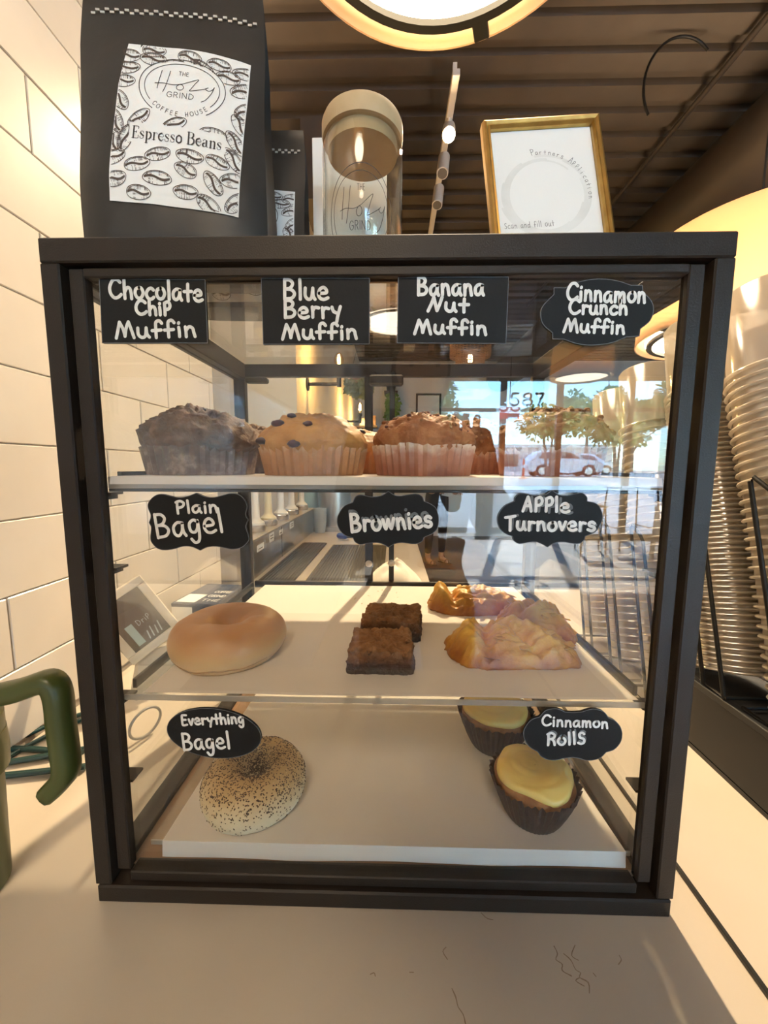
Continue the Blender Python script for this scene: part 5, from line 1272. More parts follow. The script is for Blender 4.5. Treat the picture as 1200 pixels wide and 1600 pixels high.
# ------------------------------------------------------------------ left of the case
t = thing('tumbler', 'olive green tumbler cut off by the left edge, its hooked handle towards the case', 'tumbler', (-0.3870, 0.0020, 0))
B_ = -.0020
MB().lathe([(0, 0), (.030, 0), (.033, .004), (.0360, .120), (.0375, .146), (.0400, .150), (.0400, .168), (.036, .172), (.0345, .168), (.031, .008), (0, .008)], 48).build('cup_body', 'green', t, True, 35)
MB().lathe([(0.0365, .112), (.0405, .116), (.0415, .134), (.0405, .152), (.0365, .156)], 40).build('handle_band', 'green', t, True, 40)
HP = [(0.014, -0.002, 0.186), (0.035, -0.002, 0.193), (0.053, -0.002, 0.199), (0.076, -0.002, 0.205), (0.099, -0.002, 0.213), (0.107, -0.002, 0.21), (0.11, -0.002, 0.198), (0.11, -0.002, 0.175), (0.111, -0.002, 0.148), (0.111, -0.002, 0.133), (0.107, -0.002, 0.123), (0.097, -0.002, 0.112), (0.09, -0.002, 0.106)]
hp = catmull(HP, 5)
hb_ = MB()
n = len(hp); seg = 12; vs = []
for i, q in enumerate(hp):                                    # flat rounded bar swept along the handle
    a_, c_ = Vector(hp[max(i - 1, 0)]), Vector(hp[min(i + 1, n - 1)])
    d = (c_ - a_).normalized(); side = Vector((0, 1, 0)); nn = d.cross(side).normalized()
    k_ = 1.0 if i < n - 4 else math.sqrt(max(.05, 1 - ((i - n + 5) / 4.2) ** 2))
    for s_ in range(seg):
        an = 2 * PI * s_ / seg
        ca, sa = math.cos(an), math.sin(an)
        vs.append(Vector(q) + nn * (.0088 * k_ * math.copysign(abs(ca) ** .6, ca)) + side * (.0105 * k_ * math.copysign(abs(sa) ** .6, sa)))
fs = [(i * seg + k, i * seg + (k + 1) % seg, (i + 1) * seg + (k + 1) % seg, (i + 1) * seg + k) for i in range(n - 1) for k in range(seg)]
fs += [tuple(range(seg))[::-1], tuple((n - 1) * seg + k for k in range(seg))]
hb_.add(vs, fs); hb_.build('handle', 'green', t, True, 60)
cords = [[[-0.54, 0.186, 0.004], [-0.526, 0.21, 0.004], [-0.511, 0.236, 0.004], [-0.484, 0.262, 0.004]], [[-0.513, 0.16, 0.004], [-0.504, 0.187, 0.004], [-0.492, 0.215, 0.004], [-0.472, 0.249, 0.004]], [[-0.541, 0.182, 0.004], [-0.5, 0.183, 0.004], [-0.457, 0.18, 0.004], [-0.415, 0.177, 0.004]], [[-0.509, 0.155, 0.004], [-0.481, 0.163, 0.004], [-0.451, 0.173, 0.004], [-0.419, 0.184, 0.004]], [[-0.487, 0.134, 0.004], [-0.459, 0.139, 0.004], [-0.427, 0.145, 0.004], [-0.39, 0.153, 0.004]]]
for i, L_ in enumerate(cords):
    pts = [Vector(q) + Vector((0, 0, .0004 * i)) for q in L_]
    t = tag(MB().tube([Vector(q) + Vector((0, .0016, 0)) for q in catmull(pts, 5)], .0031, 8).tube([Vector(q) - Vector((0, .0016, -.0003)) for q in catmull(pts, 5)], .0031, 8).build('cord', 'teal', None, True, 60),
            ['thin dark cord nearest the tiled wall, behind the green tumbler handle', 'second dark cord from the tiled wall, behind the green handle', 'dark teal cord crossing the others behind the green handle', 'teal cord just behind the lowest one, left of the case', 'lowest of the teal cords lying left of the case'][i], 'cord', 'twin-core cords between the tumbler and the wall')
t = thing('ring', 'thin grey ring standing on the counter left of the case', 'ring', (-0.3250, 0.098, 0.0260))
MB().tube([(.0225 * math.cos(a), 0, .0225 * math.sin(a)) for a in [2 * PI * k / 40 for k in range(40)]], .0020, 8, True).build('hoop', mat('grey plastic', (.30, .29, .27), .3), t, True, 60)
t.rotation_euler = (.15, 0, 1.1)
t.location = (-.350, .215, .0246)
# chalkboard leaning on edge between case and wall
t = thing('small_chalkboard', 'small whitewashed framed chalkboard leaning on its corner between case and wall', 'chalkboard', (-0.4080, 0.2450, 0.0))
def cb_fr(parent):
    W2, H2, b = .092, .122, .014
    out = [(-W2 / 2, 0, W2 / 2, b), (-W2 / 2, H2 - b, W2 / 2, H2), (-W2 / 2, b, -W2 / 2 + b, H2 - b), (W2 / 2 - b, b, W2 / 2, H2 - b)]
    for (x0, z0, x1, z1) in out: MB().box(x0, x1, -.006, .006, z0, z1, .0015).build('frame_side', 'frame_wood', parent)
    p_ = MB().box(-W2 / 2 + b, W2 / 2 - b, -.001, .004, b, H2 - b).build('board', mat('dusty chalkboard', (.11, .095, .08), .8, var=(.16, .14, .12), vscale=20), parent)
    MB().box(-.022, -.010, -.0022, -.0012, .020, .060).build('blue_mark', mat('pale blue chalk', (.38, .50, .50), .9), p_)
    ck = MB()
    write(ck, 'Drip', (-.004, .050), (.018, .050), .010, .0009, lambda a, b: (a, -.0016, b))
    for k in range(4): ribbon(ck, [(-.002 + .007 * k, .020), (.001 + .007 * k, .034 + .004 * (k % 2))], .002, lambda a, b: (a, -.0016, b))
    ck.build('chalk_marks', mat('chalk', (.5, .56, .56), .9), p_)
cb_fr(t)
t.location = (-0.4030, 0.3420, 0.082)
t.rotation_euler = (-.20, -.50, .80)
st = MB().add([(-.03, .0, -.004), (.03, .0, -.004), (.03, .012, -.004), (-.03, .012, -.004), (-.042, -.01, -.082), (.042, -.01, -.082), (.042, .03, -.082), (-.042, .03, -.082)], [(0, 1, 2, 3), (7, 6, 5, 4), (0, 4, 5, 1), (1, 5, 6, 2), (2, 6, 7, 3), (3, 7, 4, 0)]).build('stand', mat('grey stand', (.34, .32, .29), .6), t)
st.matrix_parent_inverse = Matrix.Translation(t.location) @ Matrix.Rotation(.8, 4, 'Z')
st.matrix_parent_inverse = (Matrix.Translation(t.location) @ t.rotation_euler.to_matrix().to_4x4()).inverted() @ st.matrix_parent_inverse
# dark blue printed boxes lying by the wall
M_['navy'] = mat('navy printed card', (0.025, 0.04, 0.085), 0.45)
t = thing('carton', 'navy printed carton lying by the wall behind the small chalkboard', 'carton', (-0.435, 0.600, 0.0), -.08)
MB().box(-.050, .055, -.070, .080, 0.0001, .090, .001).build('box_body', 'navy', t)
MB().box(-.049, .000, -.0705, -.0702, .004, .082).build('side_label', 'card', t)
lbm = MB().box(-.045, .000, -.060, -.005, .0901, .0904).build('top_label', 'card', t)
tx = MB()
for r, tx_ in enumerate(('THE', 'GRIND', 'COFFEE')): write(tx, tx_, (.008, -.05 + .030 * r), (.050, -.05 + .030 * r), .014, .0022, lambda a, b: (a, b, .0906), SANS, 0, .1)
tx.build('printed_words', 'card', t)

# ------------------------------------------------------------------ right of the case: black riser, wire rack, stacked cups
BXX = 0.437
t = thing('riser', 'matte black riser box under the nearest stacks of plastic cups', 'riser', (0, 0, 0))
MB().box(BXX, BXX + .40, -.07, .262, .0060, .0975, .002).build('box_body', 'blackmatte', t)
MB().box(BXX - .0008, BXX + .012, -.072, .264, .0905, .1000, .001).build('lip', 'black', t)
MB().box(BXX + .0, BXX + .39, -.068, .260, 0.0, .0062).build('foot', 'black', t)
t = thing('card_tray', 'white card tray edge on the black riser at the right', 'tray', (BXX + .030, .075, .1002))
MB().box(0, .12, -.06, .03, 0, .012, .0015).build('tray_body', mat('ivory card', (.66, .62, .50), .6), t)
MB().box(.004, .116, -.056, .026, .0122, .0135).build('clear_lid', 'acrylic', t)
M_['cup'] = M_['frost']
LEAN = math.radians(16)
def nth(k): return '%d%s' % (k, 'th' if 10 < k % 100 < 14 else {1: 'st', 2: 'nd', 3: 'rd'}.get(k % 10, 'th'))
def cup_mesh(r, h, body):
    rt = r * .84
    z1 = h if body else h * .55
    r1 = r * .935 + (rt - r * .935) * ((z1 - .010) / (h - .010))
    pr = [(r * .965, .0), (r * 1.03, .0006), (r * 1.05, .0022), (r * 1.03, .0038), (r * .95, .0046), (r * .935, .010), (r1, z1)]
    if body: pr += [(rt * .97, h + .002), (rt * .86, h + .0028), (rt * .84, h - .001), (0.0005, h - .001)]
    mb = MB()
    seg = 36; vs = []
    for (q, z) in pr:
        for k in range(seg):
            a = 2 * PI * k / seg; vs.append((q * math.cos(a), q * math.sin(a), z))
    fs = [(i * seg + k, i * seg + (k + 1) % seg, (i + 1) * seg + (k + 1) % seg, (i + 1) * seg + k) for i in range(len(pr) - 1) for k in range(seg)]
    if body: fs.append(tuple((len(pr) - 1) * seg + k for k in range(seg)))
    return mb.add(vs, fs).mesh('plastic_cup', 'cup', True, 50)
STK = [  # x, y of the foot, z, radius, number, spacing, label bit
 (.497, .1055, .1010, .0480, 36, .0118, 'the tall stack nearest the front, above the riser'),
 (.493, .216, .1010, .0480, 56, .0074, 'the finely ribbed second stack on the riser'),
 (.490, .322, .0120, .0480, 34, .0138, 'the third stack, seen through the side pane'),
 (.490, .428, .0120, .0480, 32, .0138, 'the fourth stack from the front'),
 (.490, .534, .0120, .0480, 28, .0138, 'the last stack, farthest back')]
for (x, yy, z, r, n, sp_, lb_) in STK:
    m_full, m_part = cup_mesh(r, .115, True), cup_mesh(r, .115, False)
    ax = Vector((0, math.sin(LEAN), math.cos(LEAN)))
    for i in range(n):
        top = i == n - 1
        o = bpy.data.objects.new('plastic_cup', m_full if top else m_part)
        COL.objects.link(o)
        o.location = Vector((x, yy, z + .0185)) + ax * (sp_ * i)
        o.rotation_euler = (-LEAN, 0, 0)
        tag(o, 'upside-down clear plastic cup topping ' + lb_ if top else 'plastic cup, %s from the top of %s' % (nth(n - i), lb_), 'cup', 'plastic cups in ' + lb_)
t = thing('wire_rack', 'black wire rack holding the leaning stacks of plastic cups', 'rack', (0, 0, 0))
for (x, yy, z, r, n, sp_, lb_) in STK:
    for xs in (x - .0540, x + .0540):
        pts = [(xs, yy - .042, z - .0), (xs, yy - .042 + math.tan(LEAN) * .26, z + .26), (xs, yy - .036 + math.tan(LEAN) * .27, z + .27), (xs, yy - .014 + math.tan(LEAN) * .275, z + .285), (xs, yy - .008 + math.tan(LEAN) * .27, z + .28), (xs, yy - .008, z)]
        MB().tube(pts, .0027, 8).build('wire_hoop', 'iron', t, True, 60)
    zr = z + .0024 if z > .05 else .006
    MB().tube([(x - .054, yy - .045, zr), (x - .054, yy + .045, zr), (x + .054, yy + .045, zr), (x + .054, yy - .045, zr)], .0026, 8, True).build('base_wire', 'iron', t, True, 60)

# ------------------------------------------------------------------ behind the case: bar side of the room
# syrup rail along the wall
t = thing('syrup_rail', 'steel counter rail holding five white pumps, behind the case', 'syrup rail', (0, 0, 0))
MB().box(-.612, -.478, 1.00, 2.10, 0.0, .138, .002).build('rail_body', 'steel', t)
MB().box(-.614, -.474, .995, 2.105, .138, .146, .002).build('rail_top', mat('worn steel lip', (.60, .52, .40), .35, .8), t)
MB().box(-.4775, -.4765, 1.375, 1.379, .002, .136).build('seam', 'black', t)
for (yy, z, w, h) in ((1.10, .090, .075, .024), (1.235, .098, .060, .036), (1.365, .104, .055, .022), (1.55, .104, .070, .030)):
    lb = MB().box(-.4778, -.4766, yy - w / 2, yy + w / 2, z, z + h).build('label_strip', 'card', t)
    tx = MB()
    for r in range(2 if h > .025 else 1): ribbon(tx, [(yy - w * .3, z + h * (.38 + .3 * r)), (yy + w * .3, z + h * (.38 + .3 * r))], .003, lambda a, b: (-.4764, a, b))
    tx.build('print_line', 'inkbrown', lb)['kind'] = 'stuff'
for i, yy in enumerate((1.20, 1.36, 1.55, 1.75, 1.98)):
    t = thing('syrup_pump', ['nearest white pump on the steel rail', 'pale yellow pump, second on the steel rail', 'white pump, third on the steel rail', 'white pump, fourth on the steel rail', 'white pump farthest along the steel rail'][i], 'pump', (-.528, yy, .1462), group='pumps on the steel rail')
    m = 'cream' if i == 1 else 'white'
    MB().lathe([(0, 0), (.036, 0), (.038, .004), (.038, .022), (.034, .026), (0, .026)], 24).build('steel_jar_lid', 'steel', t, True, 30)
    MB().lathe([(0, .0262), (.034, .0262), (.034, .034), (.022, .044), (.0165, .054), (.0150, .130), (.0150, .215), (.010, .220), (.007, .250), (0, .250)], 24).build('pump_body', m, t, True, 30)
    MB().box(-.010, .055, -.008, .008, .2502, .262, .003).build('spout', m, t)
# canister, steel machine, drip trays, brush, cups, cloth
t = thing('canister', 'tall round steel canister behind the drip trays', 'canister', (-.365, 2.20, .030))
MB().lathe([(0, 0), (.105, 0), (.105, .285), (.100, .290), (0, .290)], 40).build('can_body', 'steel', t, True, 30)
MB().lathe([(0, .2902), (.102, .2902), (.102, .305), (.02, .315), (.02, .335), (0, .338)], 40).build('can_lid', 'steel', t, True, 30)
t = thing('steel_stand', 'low steel ledge under the round canister', 'stand', (-.36, 2.20, 0))
MB().box(-.125, .225, -.13, .06, .0001, .0298, .002).build('stand_body', 'steel', t)
t = thing('milk_frother', 'boxy steel machine with a cream front right of the canister', 'machine', (-.14, 2.10, 0.0302))
MB().box(-.09, .06, -.02, .10, 0, .105, .004).build('machine_body', 'steel', t)
MB().box(-.075, -.02, -.0225, -.0201, .03, .09).build('front_plate', mat('cream plate', (.62, .52, .38), .5), t)
MB().box(.0, .045, -.0225, -.0201, .02, .09).build('front_plate', mat('tan plate', (.45, .34, .22), .5), t)
M_['mat_black'] = mat('ribbed black rubber', (0.02, 0.018, 0.016), 0.6, bump=0.4, bscale=200)
for i, (x0, x1, y0, y1) in enumerate(((-.455, -.330, 0.98, 1.68), (-.285, -.020, 0.96, 1.62))):
    t = thing('drip_tray', ['black ribbed drip mat beside the steel rail', 'black drip tray with a pale rim, right of the plain mat'][i], 'tray', (0, 0, 0), group='drip trays on the bar')
    MB().box(x0, x1, y0, y1, 0.0002, .008, .002).build('tray_base', 'mat_black', t)
    gb = MB(); k = 0
    x = x0 + .012
    while x < x1 - .012:
        gb.box(x, x + .005, y0 + .012, y1 - .012, .0081, .0120); x += .011
    gb.build('grate_bars', 'mat_black', t)['kind'] = 'stuff'
    if i: MB().box(x0 - .008, x0 - .001, y0, y1, .0002, .012, .001).box(x0 - .008, x1, y1 + .001, y1 + .008, .0002, .012, .001).build('rim', mat('pale metal rim', (.62, .55, .42), .3, .7), t)
t = thing('brush', 'blue handled cleaning brush lying by the drip trays', 'brush', (-.215, 1.78, 0.004), -.42)
M_['blue'] = mat('blue plastic', (0.02, 0.08, 0.32), 0.35)
MB().box(-.085, -.02, -.022, .022, .004, .034, .010).build('head', 'blue', t)
MB().tube([(-.03, 0, .022), (.04, -.004, .022), (.13, -.008, .016)], [.013, .010, .013], 10).build('handle', mat('dark blue grip', (.03, .045, .09), .4), t, True, 60)
bs = MB(); rng = random.Random(5)
for k in range(60): 
    x, yy = rng.uniform(-.08, -.025), rng.uniform(-.018, .018); bs.tube([(x, yy, .006), (x + rng.uniform(-.003, .003), yy, -.0035)], .0007, 4)
bs.build('bristles', 'white', t)['kind'] = 'stuff'
M_['thincup'] = sheer('frosted cup', (.72, .76, .76), .25, .2, .5, .2)
cm = MB().lathe([(.030, 0), (.040, .075), (.042, .078), (.039, .078), (.029, .003), (0, .003)], 24).mesh('clear_cup', 'thincup', True, 40)
for i in range(5):
    o = bpy.data.objects.new('clear_cup', cm); COL.objects.link(o); o.location = (-.430, 2.03, .002 + .018 * i)
    tag(o, '%s frosted cup of the short stack left of the canister' % ('lowest', 'second lowest', 'middle', 'second highest', 'topmost')[i], 'cup', 'short stack of frosted cups')
t = thing('teal_bottle', 'pale teal plastic jug behind the stacked frosted cups', 'jug', (-.540, 2.215, 0))
MB().lathe([(0, 0), (.060, 0), (.064, .010), (.064, .240), (.040, .270), (.030, .280), (.030, .300), (0, .300)], 28).build('jug_body', mat('pale teal', (.32, .48, .48), .3), t, True, 30)
MB().lathe([(0, .3002), (.033, .3002), (.033, .322), (0, .322)], 20).build('cap', 'white', t, True, 30)
# crumpled cloth
M_['cloth'] = mat('off white cloth', (0.74, 0.68, 0.58), 0.9, bump=0.2, bscale=60)
def clothfn(u_, v_):
    a = 2 * PI * u_; r = .098 * v_ ** .8
    x, yy = r * math.cos(a) * 1.15, r * math.sin(a)
    z = .118 * (1 - v_ ** 1.7) + .020 * noise.noise(Vector((x * 26, yy * 26, 3))) * (1 - v_ * .9) + .004 * math.sin(7 * a + 3 * v_) * (1 - v_)
    return (x, yy, max(z, .0008 * (1 - v_)) + .0002)
tag(MB().grid(clothfn, 64, 26, True).build('cloth', 'cloth', None, True, 180, (.015, .820, 0)), 'crumpled off-white cloth heaped behind the case', 'cloth')
# pipe sconces with bulbs on the lamplit wall
M_['bulbglass'] = glass('amber bulb glass', (1.0, 0.86, 0.6), 1.45)
M_['filament'] = mat('lit filament', (1, .8, .5), .5, emit=(1.0, .66, .26), es=60)
for i, (yy, z, wx) in enumerate(((2.62, 1.0, -.62), (4.45, .945, -.62), (5.6, .97, -.62))):
    t = thing('pipe_sconce', ['nearest black pipe sconce with a glowing bulb on the back wall corner', 'second pipe sconce along the lamplit wall', 'third pipe sconce, farthest along the lamplit wall'][i], 'wall lamp', (wx, yy, z), group='pipe sconces on the lamplit wall')
    fl = MB().tube([(0.0005, 0, 0), (.010, 0, 0)], .048, 24).build('flange', 'iron', t, True, 40)
    MB().tube([(.0102, 0, 0), (.235, 0, 0)], .013, 12).tube([(.235, 0, -.02), (.235, 0, .06)], .017, 12).build('pipe', 'iron', t, True, 60)
    MB().lathe([(0, .0602), (.024, .0602), (.026, .09), (.020, .10), (0, .10)], 16, (.235, 0, 0)).build('socket', 'iron', t, True, 40)
    bl = MB().lathe([(.014, .1002), (.016, .115), (.034, .150), (.036, .175), (.026, .205), (.010, .218), (0, .220)], 20, (.235, 0, 0)).build('bulb', 'bulbglass', t, True, 60)
    pl = bpy.data.lights.new('bulb_light', 'POINT'); pl.energy = 9; pl.color = (1, .70, .34); pl.shadow_soft_size = .03
    po = bpy.data.objects.new('bulb_light', pl); COL.objects.link(po); po.parent = bl; po.location = (.235, 0, .155)
    MB().lathe([(0, .125), (.009, .128), (.011, .165), (.007, .190), (0, .192)], 10, (.235, 0, 0)).build('filament', 'filament', bl, True, 60)
# floating shelf with small boxes, hanging basket and ivy on the far white wall
for i, z in enumerate((.62, 1.02)):
    tag(MB().box(-.60, -.24, 5.95, 6.20, z, z + .035, .003).build('wall_shelf', 'darkwood'), ['lower dark wooden wall shelf beside the sconces', 'upper dark wooden wall shelf beside the sconces'][i], 'shelf', 'dark wall shelves by the sconces')
for i, (x, z, w, h, m) in enumerate(((-.46, .6551, .14, .20, 'wood'), (-.30, .6551, .09, .13, 'card'), (-.48, 1.0551, .10, .12, 'steel'), (-.33, 1.0551, .13, .16, 'wood'))):
    t = thing('box', ['brown box on the lower wall shelf', 'pale box on the lower wall shelf', 'grey box on the upper wall shelf', 'brown box on the upper wall shelf'][i], 'box', (x, 6.07, z))
    MB().box(-w / 2, w / 2, -.06, .06, 0, h * .8, .003).build('box_body', m, t)
    MB().box(-w / 2 - .003, w / 2 + .003, -.063, .063, h * .8 + .0002, h, .003).build('lid', m, t)
M_['leaf'] = mat('ivy leaf', (0.09, 0.20, 0.03), 0.5, var=(0.22, 0.36, 0.07), vscale=9)
M_['fern'] = mat('grey green fern', (0.20, 0.23, 0.10), 0.6, var=(0.32, 0.34, 0.18), vscale=12)
def leaf(mb, c, d, up, L_, W_):
    d = d.normalized(); s = d.cross(up)
    s = s.normalized() if s.length > 1e-5 else Vector((1, 0, 0)); nn = s.cross(d)
    vs = [c, c + d * L_ * .35 + s * W_ * .5 + nn * L_ * .05, c + d * L_, c + d * L_ * .35 - s * W_ * .5 + nn * L_ * .05, c + d * L_ * .4 - nn * L_ * .05]
    mb.add(vs, [(0, 1, 4), (1, 2, 4), (2, 3, 4), (3, 0, 4)])
def vine(name, label, loc, drop, spread, n, m, ls, seed, depth=.08):
    t = thing(name, label, 'plant', loc)
    rng = random.Random(seed); lv, st = MB(), MB()
    for k in range(7):
        x0, y0 = rng.uniform(-spread, spread) * .7, rng.uniform(-depth, depth)
        pts = [(x0 * .2, y0 * .2, 0.05)]
        ln = drop * rng.uniform(.7, 1)
        for j in range(1, 9): pts.append((x0 + .03 * math.sin(j + k), y0 + .02 * math.cos(j * 1.3), -ln * j / 8))
        st.tube(pts, .003, 5)
        for j in range(n // 7):
            f = rng.random() * 8; i0 = min(7, int(f)); a, b = Vector(pts[i0]), Vector(pts[i0 + 1]); c = a.lerp(b, f - i0)
            leaf(lv, c, Vector((rng.uniform(-1, 1), rng.uniform(-1, .6), rng.uniform(-1, .3))), Vector((0, -1, .2)), ls * rng.uniform(.7, 1.3), ls * rng.uniform(.7, 1.1))
    st.build('stems', 'fern', t)['kind'] = 'stuff'
    lv.build('leaves', m, t)['kind'] = 'stuff'
    return t
t = vine('trailing_ivy', 'green ivy trailing down the far white wall', [-0.029, 6.9, 1.748], 1.15, .15, 420, 'leaf', .075, 3)
MB().lathe([(0, .0), (.07, .0), (.09, .12), (.085, .125), (0, .11)], 20).build('pot', 'iron', t, True, 40)
MB().box(-.12, .12, -.10, .29, -.025, -.001).build('bracket', 'darkwood', t)
t = vine('hanging_fern', 'pale hanging fern in a basket under the ceiling, above the wall shelves', [-0.366, 4.2, 1.354], .16, .17, 520, 'fern', .07, 8, .15)
MB().lathe([(0, -.02), (.08, .0), (.11, .09), (.105, .09), (0, .07)], 20).build('basket', 'wood', t, True, 40)
MB().tube([(-.10, 0, .09), (0, 0, .45), (.10, 0, .09)], .003, 6).tube([(0, 0, .45), (0, 0, CEIL - t.location.z)], .003, 6).build('hanger', 'iron', t)
# dark framed picture and doorway on the back wall
q0, q1 = [0.435, 7.19, 1.767], [0.904, 7.19, 0.885]
t = thing('wall_picture', 'thin black framed white picture on the far white wall', 'picture', ((q0[0] + q1[0]) / 2, 7.185, q1[2]))
w, h = (q1[0] - q0[0]), q0[2] - q1[2]
for (x0, x1, z0, z1) in ((-w / 2, -w / 2 + .035, 0, h), (w / 2 - .035, w / 2, 0, h), (-w / 2 + .035, w / 2 - .035, 0, .035), (-w / 2 + .035, w / 2 - .035, h - .035, h)):
    MB().box(x0, x1, -.02, .014, z0, z1).build('frame_side', 'black', t)
MB().box(-w / 2 + .035, w / 2 - .035, -.004, .01, .035, h - .035).build('print', 'card', t)
# wicker pendant
M_['wicker'] = mat('woven rattan', (0.42, 0.22, 0.10), 0.7, var=(0.56, 0.33, 0.17), vscale=60)
t = thing('wicker_pendant', 'two-tier woven rattan pendant hanging near the back of the room', 'lamp', (.915, 4.5, 1.57))
for (r, z0, z1) in ((.165, 0, .13), (.235, .13, .27)):
    ww = MB(); rows = int((z1 - z0) / .018)
    for j in range(rows + 1): 
        z = z0 + (z1 - z0) * j / rows
        ww.tube([((r + .004 * math.sin(12 * a)) * math.cos(a), (r + .004 * math.sin(12 * a)) * math.sin(a), z) for a in [2 * PI * k / 48 for k in range(48)]], .0055, 5, True)
    for k in range(36):
        a = 2 * PI * k / 36; ww.tube([(r * math.cos(a), r * math.sin(a), z0), (r * math.cos(a), r * math.sin(a), z1)], .004, 4)
    ww.build('woven_tier', 'wicker', t)['kind'] = 'stuff'
MB().tube([(0, 0, .27), (0, 0, CEIL - 1.57)], .004, 6).box(-.235, .235, -.004, .004, .266, .272).build('cord', 'black', t)
MB().lathe([(0, .06), (.03, .07), (.035, .11), (.02, .15), (0, .16)], 14).build('bulb', mat('lit bulb', (1, .9, .7), .5, emit=(1, .74, .42), es=14), t, True, 60)
# track light on the ceiling
M_['trackwhite'] = mat('white track metal', (0.72, 0.68, 0.60), 0.4)
TZ = CEIL - .10
t = thing('track_light', 'white ceiling track with spot heads, one spot glowing', 'track light', (0, 0, 0))
A = [0.301, 1.776, 2.25]; B = [0.326, 2.77, 2.25]
MB().box(-.018, .018, 0, 2.1, 0, .03, .003).box(-.01, .01, .05, .07, .03, CEIL - TZ).box(-.01, .01, 1.9, 1.92, .03, CEIL - TZ).build('track', 'trackwhite', t).location = (A[0], A[1], TZ)
for i, (yy, tx_) in enumerate((([0.296, 2.014, 2.17][1], .9), ([0.294, 2.24, 2.17][1], .45), ([0.298, 2.507, 2.17][1], .35))):
    hd = MB().tube([(0, 0, -.02), (0, 0, .0)], .012, 10).tube([(0, 0, -.02), (0, 0, -.05)], .006, 8).build('stem', 'trackwhite', t, True, 40)
    hd.location = (A[0], yy, TZ)
    d = Vector((-.12, -tx_, -1)).normalized()
    bd = MB().tube([Vector((0, 0, -.055)) - d * .05, Vector((0, 0, -.055)) + d * .09], .034, 20).build('spot_head', 'trackwhite', t, True, 40)
    bd.location = (A[0], yy, TZ)
    c = Vector((0, 0, -.055)) + d * .0905
    MB().tube([c, c + d * .002], .028, 18).build('lens', mat('lit spot lens', (1, .9, .7), .4, emit=(1, .70, .36), es=300) if i == 0 else mat('dark lens', (.2, .18, .15), .2), bd, True, 40)
    if i == 0:
        ld = bpy.data.lights.new('spot_lamp', 'SPOT'); ld.energy = 210; ld.color = (1, .76, .46); ld.spot_size = .85; ld.spot_blend = .6; ld.shadow_soft_size = .03
        lo = bpy.data.objects.new('spot_lamp', ld); COL.objects.link(lo); lo.parent = bd
        lo.location = c + d * .006; lo.rotation_euler = d.to_track_quat('-Z', 'Y').to_euler()
# ducts, conduit and a soffit under the deck
struct('trim_1', MB().tube([(1.95, .2, 2.02), (1.95, 7.1, 2.02)], .24, 28), 'duct', True)
struct('trim_2', MB().tube([([1.588, 1.835, 2.3][0], .3, 2.30), ([1.588, 1.835, 2.3][0], 7.1, 2.30)], .014, 10), 'duct', True)
struct('beam_1', MB().box(-.52, .05, 2.1, 2.45, 1.92, CEIL), 'ceil')
struct('beam_2', MB().box(-.8, 7.0, 4.6, 4.8, 2.14, CEIL), 'ceil')
lp = MB().tube([(1.30 + .16 * math.cos(a), 1.70, 2.12 + .20 * math.sin(a)) for a in [PI * (.25 + .95 * k / 20) for k in range(21)]], .006, 8)
tag(lp.build('loose_cable', 'iron', None, True, 60), 'loose grey cable looping under the dark ceiling beside the lamp canopy', 'cable')

# barista standing on the dark floor far behind the case
M_['legging'] = mat('dark leggings', (0.022, 0.018, 0.020), 0.8)
M_['shirt'] = mat('dark blue grey shirt', (0.05, 0.055, 0.075), 0.85)
M_['skin'] = mat('skin', (0.52, 0.30, 0.20), 0.5, sss=0.1)
M_['hair'] = mat('dark brown hair', (0.03, 0.018, 0.012), 0.6)
def skin_body(name, verts, edges, radii, m, parent, root=0, sub=2):
    me = bpy.data.meshes.new(name)
    me.from_pydata(verts, edges, [])
    me.materials.append(M_[m])
    o = bpy.data.objects.new(name, me); COL.objects.link(o)
    o.modifiers.new('skin', 'SKIN')
    for i, r in enumerate(radii):
        sv = me.skin_vertices[0].data[i]
        sv.radius = r if isinstance(r, tuple) else (r, r)
        sv.use_root = i == root
    o.modifiers[0].use_smooth_shade = True
    md = o.modifiers.new('sub', 'SUBSURF'); md.levels = md.render_levels = sub
    dg = bpy.context.evaluated_depsgraph_get()
    me2 = bpy.data.meshes.new_from_object(o.evaluated_get(dg))
    o.modifiers.clear(); o.data = me2
    if not me2.materials: me2.materials.append(M_[m])
    me2.shade_smooth()
    o.parent = parent
    return o
